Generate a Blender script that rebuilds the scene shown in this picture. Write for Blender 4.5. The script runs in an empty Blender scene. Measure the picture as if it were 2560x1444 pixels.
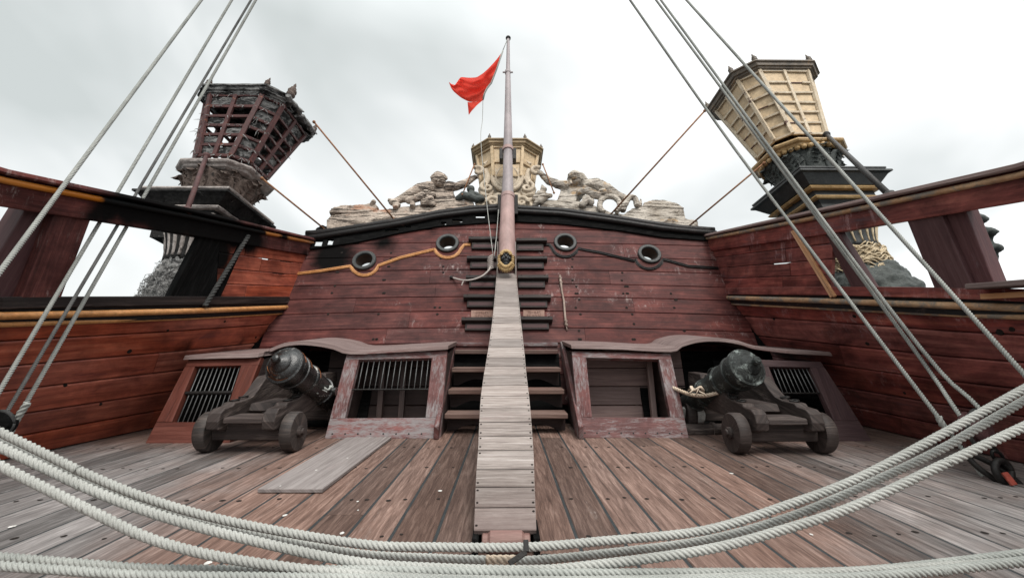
import bpy, math, random
from mathutils import Vector, Matrix, noise as mnoise
random.seed(11)
V = Vector
sc = bpy.context.scene
col = sc.collection
PI = math.pi
def rnd(a=0., b=1.): return random.uniform(a, b)
def lerp(a, b, t): return a + (b - a) * t
def sstep(a, b, x):
    t = min(1., max(0., (x - a) / (b - a))); return t * t * (3 - 2 * t)

# ------------------------------------------------------------------ camera
F = 1100.0
TH, PS = math.radians(7.407), math.radians(0.723)
CAM = V((0, 0, 1.1))
FWD = V((math.sin(PS) * math.cos(TH), math.cos(PS) * math.cos(TH), math.sin(TH)))
RGT = V((math.cos(PS), -math.sin(PS), 0))
UPV = RGT.cross(FWD)
cd = bpy.data.cameras.new('camera'); cam = bpy.data.objects.new('camera', cd); col.objects.link(cam)
cd.sensor_width = 36; cd.lens = 36 * F / 2560; cd.clip_start = .02; cd.clip_end = 20000
m = Matrix.Identity(4)
for i in range(3):
    m[i][0] = RGT[i]; m[i][1] = UPV[i]; m[i][2] = -FWD[i]; m[i][3] = CAM[i]
cam.matrix_world = m
sc.camera = cam
# a reading of the photograph: a sight line through (u, v), met with a real plane of the ship
def ray(u, v): return RGT * ((u - 1280) / F) + UPV * ((722 - v) / F) + FWD
def PY(u, v, Y): d = ray(u, v); return CAM + d * (Y / d.y)
def PZ(u, v, z=0.): d = ray(u, v); return CAM + d * ((z - CAM.z) / d.z)
def PX(u, v, x): d = ray(u, v); return CAM + d * (x / d.x)
def PD(u, v, t): return CAM + ray(u, v) * t
def PP(u, v, y0, k, z0=0.):        # plane Y = y0 + k (z - z0)
    d = ray(u, v); return CAM + d * ((y0 + k * (CAM.z - z0)) / (d.y - k * d.z))
KW = math.tan(math.radians(27))
def PW(u, v, off=0.): return PP(u, v, 7.0 + off, KW, 1.1)     # stern wall plane
NW = V((0, -1, KW)).normalized()
UW = V((0, KW, 1)).normalized()

# ------------------------------------------------------------------ mesh builder
WL = {}
class MB:
    def __init__(s): s.v = []; s.f = []; s.uv = []; s.r = []; s.m = []
    def add(s, pts): n = len(s.v); s.v += [V(p) for p in pts]; return n
    def face(s, idx, uv=None, r=.5, m=0):
        s.f.append(tuple(idx)); s.uv.append(uv or [(0, 0)] * len(idx)); s.r.append(r); s.m.append(m)
    def grid(s, rows, close=False, r=.5, m=0, u0=0., skip=None, vs=1., us=1.):
        n0 = len(s.v); nr = len(rows); nc = len(rows[0])
        for row in rows: s.v += [V(p) for p in row]
        uu = [u0]
        for i in range(1, nr): uu.append(uu[-1] + (V(rows[i][0]) - V(rows[i-1][0])).length * us)
        vv = [0.]
        R0 = rows[nr // 2]
        for j in range(1, nc + 1): vv.append(vv[-1] + (V(R0[j % nc]) - V(R0[j-1])).length * vs)
        for i in range(nr - 1):
            for j in range(nc if close else nc - 1):
                k = (j + 1) % nc
                a, b, c, d = n0+i*nc+j, n0+i*nc+k, n0+(i+1)*nc+k, n0+(i+1)*nc+j
                if skip and skip((s.v[a] + s.v[b] + s.v[c] + s.v[d]) / 4): continue
                s.face((a, b, c, d), [(uu[i], vv[j]), (uu[i], vv[j+1]), (uu[i+1], vv[j+1]), (uu[i+1], vv[j])], r, m)
        return n0
    def box(s, c, dx, dy, dz, r=None, m=0):   # dx,dy,dz: full-size edge vectors; grain along the longest
        c = V(c); dx, dy, dz = V(dx), V(dy), V(dz)
        if dx.cross(dy).dot(dz) < 0: dx = -dx
        r = rnd() if r is None else r
        P = [c + dx*(a-.5) + dy*(b-.5) + dz*(e-.5) for e in (0, 1) for b in (0, 1) for a in (0, 1)]
        n = s.add(P); o = rnd(0, 30); ax = (dx, dy, dz); L = [a.length for a in ax]; g = L.index(max(L))
        for q in ((0,2,3,1), (4,5,7,6), (0,1,5,4), (2,6,7,3), (0,4,6,2), (1,3,7,5)):
            uv = []
            for i in q:
                co = ((i & 1) * L[0], ((i >> 1) & 1) * L[1], (i >> 2) * L[2])
                rest = sum(co[k] for k in range(3) if k != g)
                uv.append((o + co[g], o + rest))
            s.face([n + i for i in q], uv, r, m)
    def bar(s, p, q, w, h, up=(0, 0, 1), r=None, m=0):
        p, q = V(p), V(q); t = q - p; up = V(up)
        sd = t.cross(up)
        if sd.length < 1e-6: sd = t.cross(V((1, 0, 0)))
        sd.normalize(); u2 = sd.cross(t).normalized()
        s.box((p + q) / 2, t, sd * w, u2 * h, r, m)
    def prism(s, poly, ex, r=None, m=0, grain=None):
        poly = [V(p) for p in poly]; ex = V(ex); n = len(poly); r = rnd() if r is None else r
        a = V((0, 0, 0))
        for i in range(n): a += poly[i].cross(poly[(i+1) % n])
        if a.dot(ex) > 0: poly = poly[::-1]
        g = V(grain).normalized() if grain else max(((poly[(i+1) % n] - poly[i]) for i in range(n)), key=lambda e: e.length).normalized()
        nn = a.normalized(); h = g.cross(nn); o = rnd(0, 30)
        i0 = s.add(poly); i1 = s.add([p + ex for p in poly])
        def uv(p): return (o + p.dot(g), p.dot(h) + o)
        s.face([i0 + i for i in range(n)], [uv(p) for p in poly], r, m)
        s.face([i1 + n - 1 - i for i in range(n)], [uv(poly[n-1-i]) for i in range(n)], r, m)
        for i in range(n):
            j = (i + 1) % n; e = ex.length; A, B = uv(poly[i]), uv(poly[j])
            s.face((i0+j, i0+i, i1+i, i1+j), [B, A, (A[0], A[1]+e), (B[0], B[1]+e)], r, m)
    def tube(s, path, rad, seg=10, cap=True, r=None, m=0, ell=None, up=None):
        path = [V(p) for p in path]; n = len(path); r = rnd() if r is None else r
        R = rad if isinstance(rad, (list, tuple)) else [rad] * n
        T = [(path[min(i+1, n-1)] - path[max(i-1, 0)]).normalized() for i in range(n)]
        x = T[0].orthogonal().normalized() if up is None else (V(up) - T[0] * V(up).dot(T[0])).normalized()
        rows = []
        for i in range(n):
            x = (x - T[i] * x.dot(T[i])).normalized(); y = T[i].cross(x)
            e = ell or (1, 1)
            rows.append([path[i] + (x*math.cos(2*PI*k/seg)*e[0] + y*math.sin(2*PI*k/seg)*e[1]) * R[i] for k in range(seg)])
        n0 = s.grid(rows, True, r, m, rnd(0, 30))
        if cap:
            s.face([n0 + seg - 1 - k for k in range(seg)], None, r, m)
            s.face([n0 + (n-1)*seg + k for k in range(seg)], None, r, m)
    def sphere(s, c, R, seg=10, r=None, m=0, sc3=(1, 1, 1), frame=None):
        c = V(c); X, Y, Z = frame or (V((1,0,0)), V((0,1,0)), V((0,0,1)))
        rows = []
        for i in range(seg + 1):
            a = PI * (i + .001) / (seg + .002)
            rows.append([c + X*(R*sc3[0]*math.sin(a)*math.cos(2*PI*k/(seg*2))) + Y*(R*sc3[1]*math.sin(a)*math.sin(2*PI*k/(seg*2))) - Z*(R*sc3[2]*math.cos(a)) for k in range(seg*2)])
        s.grid(rows, True, rnd() if r is None else r, m)
    def lathe(s, prof, o, ax, seg=24, ph=0., r=.5, m=0, X=None, mod=None, caps=True, Y=None):
        o = V(o); ax = V(ax).normalized(); X = V(X) if X else ax.orthogonal()
        X = (X - ax * X.dot(ax)).normalized(); Y = V(Y) if Y else ax.cross(X)
        rows = []
        for R, h in prof:
            row = []
            for k in range(seg):
                a = 2*PI*k/seg + ph; q = R * (mod(a, h) if mod else 1)
                row.append(o + ax*h + (X*math.cos(a) + Y*math.sin(a)) * q)
            rows.append(row)
        n0 = s.grid(rows, True, r, m)
        if caps:
            s.face([n0 + seg-1-k for k in range(seg)], None, r, m)
            n1 = n0 + (len(prof)-1)*seg; s.face([n1 + k for k in range(seg)], None, r, m)
    def sweep(s, path, prof, up, r=.5, m=0, cap=True):
        path = [V(p) for p in path]; n = len(path); rows = []
        for i in range(n):
            T = (path[min(i+1, n-1)] - path[max(i-1, 0)]).normalized()
            u = V(up) if not callable(up) else V(up(i)); sd = T.cross(u).normalized(); u = sd.cross(T)
            rows.append([path[i] + sd*a + u*b for a, b in prof])
        n0 = s.grid(rows, True, r, m, rnd(0, 30)); k = len(prof)
        if cap:
            s.face([n0 + k-1-i for i in range(k)], None, r, m); n1 = n0 + (n-1)*k
            s.face([n1 + i for i in range(k)], None, r, m)
    def plank(s, S, ss, ta, tb, N, th=.05, g=.004, b=.008, nt=1, skip=None, r=None, m=0, tl=1.):
        # a board on the surface S(s,t); ta, tb functions of s; g = half seam, b = worn edge, both in metres; tl = metres per t
        r = rnd() if r is None else r; rows = []
        for x in ss:
            a, c = ta(x) + g/tl, tb(x) - g/tl; n = N(x)
            bb = min(b/tl, (c - a) * .3)
            row = [S(x, a) - n*th, S(x, a) - n*b*.8]
            for k in range(nt + 1): row.append(S(x, lerp(a + bb, c - bb, k/nt)))
            row += [S(x, c) - n*b*.8, S(x, c) - n*th]
            rows.append(row)
        n0 = s.grid(rows, False, r, m, rnd(0, 40), skip); k = len(rows[0])
        s.face([n0 + i for i in range(k)], None, r, m)
        n1 = n0 + (len(rows)-1)*k; s.face([n1 + k-1-i for i in range(k)], None, r, m)
    def rope(s, path, rad, lobes=4, pitch=2.3, seg=20, per=9, r=.5, m=0):
        path = smooth_path(path); L = [0.]
        for i in range(1, len(path)): L.append(L[-1] + (path[i] - path[i-1]).length)
        step = pitch * 2 * rad / per / 1.; n = max(8, int(L[-1] / step)); pts = []; j = 0
        for i in range(n + 1):
            d = L[-1] * i / n
            while j < len(L) - 2 and L[j+1] < d: j += 1
            pts.append(lerp(path[j], path[j+1], (d - L[j]) / max(1e-9, L[j+1] - L[j])))
        x = (pts[1] - pts[0]).orthogonal().normalized(); rows = []; tw = 0.
        for i in range(n + 1):
            T = (pts[min(i+1, n)] - pts[max(i-1, 0)]).normalized(); x = (x - T*x.dot(T)).normalized(); y = T.cross(x)
            tw = 2*PI * i / per; row = []
            for k in range(seg):
                a = 2*PI*k/seg; q = abs(math.cos(lobes/2*(a)))
                R = rad * (.58 + .42 * q ** .62)
                row.append(pts[i] + (x*math.cos(a + tw) + y*math.sin(a + tw)) * R)
            rows.append(row)
        n0 = len(s.v)
        s.grid(rows, True, r, m, rnd(0, 9))
        s.face([n0 + seg-1-k for k in range(seg)], None, r, m); n1 = n0 + n*seg
        s.face([n1 + k for k in range(seg)], None, r, m)
    def build(s, name, mat, parent=None, bevel=0., smooth=False, aux=None, local=False, ang=None):
        me = bpy.data.meshes.new(name)
        o = WL.get(parent.name, V((0, 0, 0))) if (parent and not local) else V((0, 0, 0))
        me.from_pydata([tuple(p - o) for p in s.v], [], s.f)
        uvl = me.uv_layers.new(name='UVMap')
        flat = [c for f in s.uv for uv in f for c in uv]
        uvl.data.foreach_set('uv', flat)
        at = me.attributes.new('rnd', 'FLOAT', 'FACE'); at.data.foreach_set('value', s.r)
        if aux:
            ax = me.attributes.new('aux', 'FLOAT', 'POINT'); ax.data.foreach_set('value', [float(aux(p)) for p in s.v])
        for mm in (mat if isinstance(mat, (list, tuple)) else [mat]): me.materials.append(mm)
        me.polygons.foreach_set('material_index', s.m)
        if smooth: me.polygons.foreach_set('use_smooth', [True] * len(s.f))
        me.update()
        ob = bpy.data.objects.new(name, me); col.objects.link(ob)
        if parent: ob.parent = parent; WL[ob.name] = o
        if bevel:
            b = ob.modifiers.new('b', 'BEVEL'); b.width = bevel; b.segments = 2; b.limit_method = 'ANGLE'; b.angle_limit = math.radians(40)
        if smooth and ang:
            me.set_sharp_from_angle(angle=math.radians(ang))
        return ob
def smooth_path(pts, k=6):
    pts = [V(p) for p in pts]
    if len(pts) < 3: return [lerp(pts[0], pts[-1], i/8) for i in range(9)]
    P = [pts[0]*2 - pts[1]] + pts + [pts[-1]*2 - pts[-2]]; out = []
    for i in range(1, len(P) - 2):
        for j in range(k):
            t = j / k; a, b, c, d = P[i-1], P[i], P[i+1], P[i+2]
            out.append(.5 * ((b*2) + (c - a)*t + (a*2 - b*5 + c*4 - d)*t*t + (b*3 - a - c*3 + d)*t*t*t))
    out.append(pts[-1]); return out
def poly_at(keys, s):     # keys: [(s, Vector)]
    if s <= keys[0][0]: return keys[0][1].copy()
    for (a, p), (b, q) in zip(keys, keys[1:]):
        if s <= b: return lerp(p, q, (s - a) / (b - a))
    return keys[-1][1].copy()
def interp(keys, x):
    if x <= keys[0][0]: (a, p), (b, q) = keys[0], keys[1]
    elif x >= keys[-1][0]: (a, p), (b, q) = keys[-2], keys[-1]
    else:
        for (a, p), (b, q) in zip(keys, keys[1:]):
            if x <= b: break
    return p + (q - p) * (x - a) / (b - a)
def rng(a, b, n): return [lerp(a, b, i / n) for i in range(n + 1)]
def tag(o, label=None, cat=None, group=None, kind=None):
    if label: o['label'] = label
    if cat: o['category'] = cat
    if group: o['group'] = group
    if kind: o['kind'] = kind
    return o
def thing(name, label, cat, loc=(0, 0, 0), group=None, rz=0.):
    o = bpy.data.objects.new(name, None); col.objects.link(o); o.location = loc; o.rotation_euler = (0, 0, rz)
    o.empty_display_size = .2; WL[o.name] = V(loc); return tag(o, label, cat, group)
_tx = {}
def clouds(size, depth=2):
    k = (size, depth)
    if k not in _tx:
        t = bpy.data.textures.new('clouds', 'CLOUDS'); t.noise_scale = size; t.noise_depth = depth; _tx[k] = t
    return _tx[k]
def sculpt(ob, voxel=.02, it=3, disp=0., size=.1, depth=3, disp2=0., size2=.03):
    r = ob.modifiers.new('r', 'REMESH'); r.mode = 'VOXEL'; r.voxel_size = voxel; r.use_smooth_shade = True
    if it: s = ob.modifiers.new('s', 'SMOOTH'); s.iterations = it; s.factor = .5
    for d, z in ((disp, size), (disp2, size2)):
        if d:
            t = ob.modifiers.new('d', 'DISPLACE'); t.texture = clouds(z, depth); t.strength = d; t.mid_level = .5; t.texture_coords = 'LOCAL'
    return ob
# ------------------------------------------------------------------ materials
def newmat(name):
    m = bpy.data.materials.new(name); m.use_nodes = True; nt = m.node_tree; nt.nodes.clear()
    out = nt.nodes.new('ShaderNodeOutputMaterial'); b = nt.nodes.new('ShaderNodeBsdfPrincipled')
    nt.links.new(b.outputs[0], out.inputs[0]); return m, nt, b
class NT:
    def __init__(s, nt): s.nt = nt
    def n(s, t, **k):
        x = s.nt.nodes.new('ShaderNode' + t)
        for a, b in k.items(): setattr(x, a, b)
        return x
    def L(s, a, b): s.nt.links.new(a, b)
    def put(s, inp, val):
        if hasattr(val, 'is_output'): s.L(val, inp)
        else: inp.default_value = val
    def math(s, op, a, b=0., c=0., clamp=False):
        x = s.n('Math', operation=op, use_clamp=clamp)
        for i, q in enumerate((a, b, c)): s.put(x.inputs[i], q)
        return x.outputs[0]
    def noise(s, vec, scale=1., det=4., ro=.6, dis=0.):
        x = s.n('TexNoise'); s.L(vec, x.inputs['Vector'])
        x.inputs['Scale'].default_value = scale; x.inputs['Detail'].default_value = det; x.inputs['Roughness'].default_value = ro; x.inputs['Distortion'].default_value = dis
        return x.outputs[0]
    def mapv(s, vec, scale, loc=None):
        x = s.n('VectorMath', operation='MULTIPLY'); s.L(vec, x.inputs[0]); x.inputs[1].default_value = scale
        if loc is None: return x.outputs[0]
        y = s.n('VectorMath', operation='ADD'); s.L(x.outputs[0], y.inputs[0]); s.put(y.inputs[1], loc); return y.outputs[0]
    def ramp(s, fac, stops):
        x = s.n('ValToRGB'); s.L(fac, x.inputs[0]); e = x.color_ramp.elements
        while len(e) < len(stops): e.new(.5)
        for i, (p, c) in enumerate(stops): e[i].position = p; e[i].color = (*c, 1) if len(c) == 3 else c
        return x.outputs[0]
    def mask(s, fac, a, b):
        x = s.n('MapRange', interpolation_type='SMOOTHSTEP'); s.L(fac, x.inputs[0]); x.inputs[1].default_value = a; x.inputs[2].default_value = b
        return x.outputs[0]
    def mix(s, fac, a, b, mode='MIX'):
        x = s.n('Mix', data_type='RGBA', blend_type=mode); s.put(x.inputs[0], fac)
        for i, q in ((6, a), (7, b)): s.put(x.inputs[i], (*q, 1) if isinstance(q, tuple) and len(q) == 3 else q)
        return x.outputs[2]
    def attr(s, name): x = s.n('Attribute', attribute_name=name); return x.outputs['Fac']
    def bump(s, h, st, dist, nrm=None):
        x = s.n('Bump'); s.L(h, x.inputs['Height']); x.inputs['Strength'].default_value = st; x.inputs['Distance'].default_value = dist
        if nrm: s.L(nrm, x.inputs['Normal'])
        return x.outputs[0]
def wood(name, c, wear=None, wlo=.55, whi=.7, grain=(1.2, 26), rough=.6, bump=.5, var=.5, stain=.5, scuff=None, sc_lo=.66, aux=None, alo=.4, ahi=.6, wscale=(.7, 5), spec=.35, cracks=.6, mottle=0.):
    m, nt, b = newmat(name); N = NT(nt)
    uv = N.n('UVMap'); uv.uv_map = 'UVMap'; r = N.attr('rnd')
    off = N.n('CombineXYZ'); N.L(N.math('MULTIPLY', r, 37.7), off.inputs[0]); N.L(N.math('MULTIPLY', r, 91.3), off.inputs[1]); N.L(N.math('MULTIPLY', r, 11.), off.inputs[2])
    base = N.n('VectorMath', operation='ADD'); N.L(uv.outputs[0], base.inputs[0]); N.L(off.outputs[0], base.inputs[1]); base = base.outputs[0]
    gv = N.mapv(base, (grain[0], grain[1], 1)); g1 = N.noise(gv, 1, 8, .68, .6)
    fine = N.noise(N.mapv(base, (grain[0]*6, grain[1]*5, 1)), 1, 3, .6)
    geo = N.n('TexCoord').outputs['Object']
    big = N.noise(N.mapv(geo, (.9, .9, 1.3)), 1, 5, .6)
    colr = N.ramp(g1, [(.22, c[0]), (.5, c[1]), (.8, c[2])])
    v = N.math('MULTIPLY_ADD', r, var, 1 - var/2)
    v = N.math('MULTIPLY', v, N.math('MULTIPLY_ADD', fine, .5, .75))
    v = N.math('MULTIPLY', v, N.math('MULTIPLY_ADD', big, .7*stain+.0001, 1 - .35*stain))
    hsv = N.n('HueSaturation'); N.L(colr, hsv.inputs['Color']); N.L(v, hsv.inputs['Value']); N.L(N.math('MULTIPLY_ADD', N.noise(N.mapv(base, (.2, .7, 1)), 1, 2), .5, .78), hsv.inputs['Saturation'])
    colr = hsv.outputs[0]
    if mottle:
        mo = N.noise(N.mapv(geo, (2.6, 2.6, 4.2)), 1, 7, .68, .4); lo_, hi_ = 1 - mottle, 1 + mottle
        colr = N.mix(1., colr, N.ramp(mo, [(.32, (lo_, lo_*.96, lo_)), (.52, (1., 1., 1.)), (.70, (hi_, hi_*1.02, hi_*.98))]), 'MULTIPLY')
    if wear:
        wn = N.noise(N.mapv(base, (wscale[0], wscale[1], 1)), 1, 8, .75, .3)
        wn = N.math('ADD', N.math('MULTIPLY', wn, .65), N.math('MULTIPLY', big, .35))
        wn = N.math('ADD', wn, N.math('MULTIPLY_ADD', fine, .25, -.125))
        colr = N.mix(N.mask(wn, wlo, whi), colr, N.mix(fine, tuple(x*.6 for x in wear), tuple(min(1, x*1.25) for x in wear)))
    if scuff:
        sn = N.noise(N.mapv(geo, (13, 13, 3.4)), 1, 8, .82, .25); s2 = N.noise(N.mapv(geo, (.9, .9, 1.3)), 1, 3)
        f = N.math('MULTIPLY', N.mask(sn, sc_lo-.08, sc_lo+.1), N.mask(s2, .50, .64)); colr = N.mix(N.math('MULTIPLY', f, .75), colr, scuff)
    if cracks:
        cr = N.noise(N.mapv(base, (grain[0]*.7, grain[1]*1.6, 1)), 1, 3, .5, .2); ck = N.mask(cr, .30, .22)
        colr = N.mix(N.math('MULTIPLY', ck, cracks), colr, tuple(x*.25 for x in c[0]))
    rg = rough
    if aux:
        a = N.math('ADD', N.attr('aux'), N.math('MULTIPLY_ADD', N.noise(N.mapv(geo, (2.2, 2.2, 2.2)), 1, 6, .65), .7, -.35))
        if aux == 'grey':
            gh = N.n('HueSaturation'); N.L(colr, gh.inputs['Color']); gh.inputs['Saturation'].default_value = .22; gh.inputs['Value'].default_value = 1.18; ac = gh.outputs[0]
        else: ac = N.mix(fine, tuple(x*.6 for x in aux), tuple(x*1.6 for x in aux)); ac = N.mix(g1, ac, tuple(x*1.2 for x in aux))
        colr = N.mix(N.mask(a, alo, ahi), colr, ac)
    N.L(colr, b.inputs['Base Color'])
    N.L(N.math('MULTIPLY_ADD', g1, .3, rough - .15), b.inputs['Roughness']); b.inputs['Specular IOR Level'].default_value = spec
    if aux and aux != 'grey': N.L(N.math('MULTIPLY_ADD', N.mask(a, alo, ahi), -spec*.93, spec), b.inputs['Specular IOR Level'])
    h = N.math('ADD', N.math('MULTIPLY', g1, 1.), N.math('MULTIPLY', fine, .35))
    if cracks: h = N.math('SUBTRACT', h, N.math('MULTIPLY', ck, .6))
    N.L(N.bump(h, bump, .012), b.inputs['Normal'])
    return m
def paint(name, c1, c2, rough=.55, metal=0., sc_=6., bump=.25, det=6, spot=None, lo=.58, hi=.68, spec=.4, bsc=1., st=(1, 1, 1)):
    m, nt, b = newmat(name); N = NT(nt); geo = N.n('TexCoord').outputs['Object']; gv = N.mapv(geo, st)
    n1 = N.noise(gv, sc_, det, .65); n2 = N.noise(gv, sc_*4.3*bsc, 5, .7)
    colr = N.ramp(n1, [(.28, c1), (.72, c2)])
    colr = N.mix(1., colr, N.ramp(n2, [(.25, (.62, .62, .62)), (.75, (1.25, 1.25, 1.25))]), 'MULTIPLY')
    if spot: colr = N.mix(N.mask(N.noise(gv, sc_*.8, 8, .75, .5), lo, hi), colr, spot)
    N.L(colr, b.inputs['Base Color']); b.inputs['Metallic'].default_value = metal
    N.L(N.math('MULTIPLY_ADD', n2, .3, rough - .15), b.inputs['Roughness']); b.inputs['Specular IOR Level'].default_value = spec
    N.L(N.bump(N.math('ADD', n1, n2), bump, .02), b.inputs['Normal']); return m
def ropemat(name, c1, c2):
    m, nt, b = newmat(name); N = NT(nt); uv = N.n('UVMap'); uv.uv_map = 'UVMap'; geo = N.n('TexCoord').outputs['Object']
    f = N.noise(N.mapv(uv.outputs[0], (160, 240, 1)), 1, 3, .7); n = N.noise(geo, 3.5, 5, .65); n3 = N.noise(geo, 90, 2, .6)
    colr = N.ramp(n, [(.3, c1), (.7, c2)]); colr = N.mix(1., colr, N.ramp(f, [(.3, (.66, .66, .64)), (.7, (1.15, 1.15, 1.15))]), 'MULTIPLY')
    N.L(colr, b.inputs['Base Color']); b.inputs['Roughness'].default_value = .92; b.inputs['Specular IOR Level'].default_value = .15
    N.L(N.bump(N.math('ADD', f, n3), .5, .003), b.inputs['Normal']); return m
def carvedmat(name, c1, c2, crack, warm=None, bump=1.):
    m, nt, b = newmat(name); N = NT(nt); geo = N.n('TexCoord').outputs['Object']
    n1 = N.noise(N.mapv(geo, (1.6, 1.6, 2.2)), 1, 8, .7); ln = N.noise(N.mapv(geo, (2.0, 2.0, 15)), 1, 6, .72, .8); fi = N.noise(N.mapv(geo, (14, 14, 60)), 1, 3, .6)
    colr = N.ramp(n1, [(.3, c1), (.68, c2)]); colr = N.mix(1., colr, N.ramp(fi, [(.25, (.6, .6, .6)), (.75, (1.25, 1.25, 1.25))]), 'MULTIPLY')
    if warm: colr = N.mix(N.math('MULTIPLY', N.mask(N.noise(N.mapv(geo, (2.5, 2.5, 3.5), (7., 3., 1.)), 1, 6, .7), .56, .66), .8), colr, warm)
    ck = N.mask(ln, .48, .40); colr = N.mix(N.math('MULTIPLY', ck, .85), colr, crack)  # dark streaks: weather cracks, strengthened to paint in crevice shade
    N.L(colr, b.inputs['Base Color']); b.inputs['Roughness'].default_value = .9; b.inputs['Specular IOR Level'].default_value = .2
    N.L(N.bump(N.math('SUBTRACT', N.math('MULTIPLY', ln, .8), N.math('MULTIPLY', ck, .5)), bump, .03), b.inputs['Normal']); return m
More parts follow.
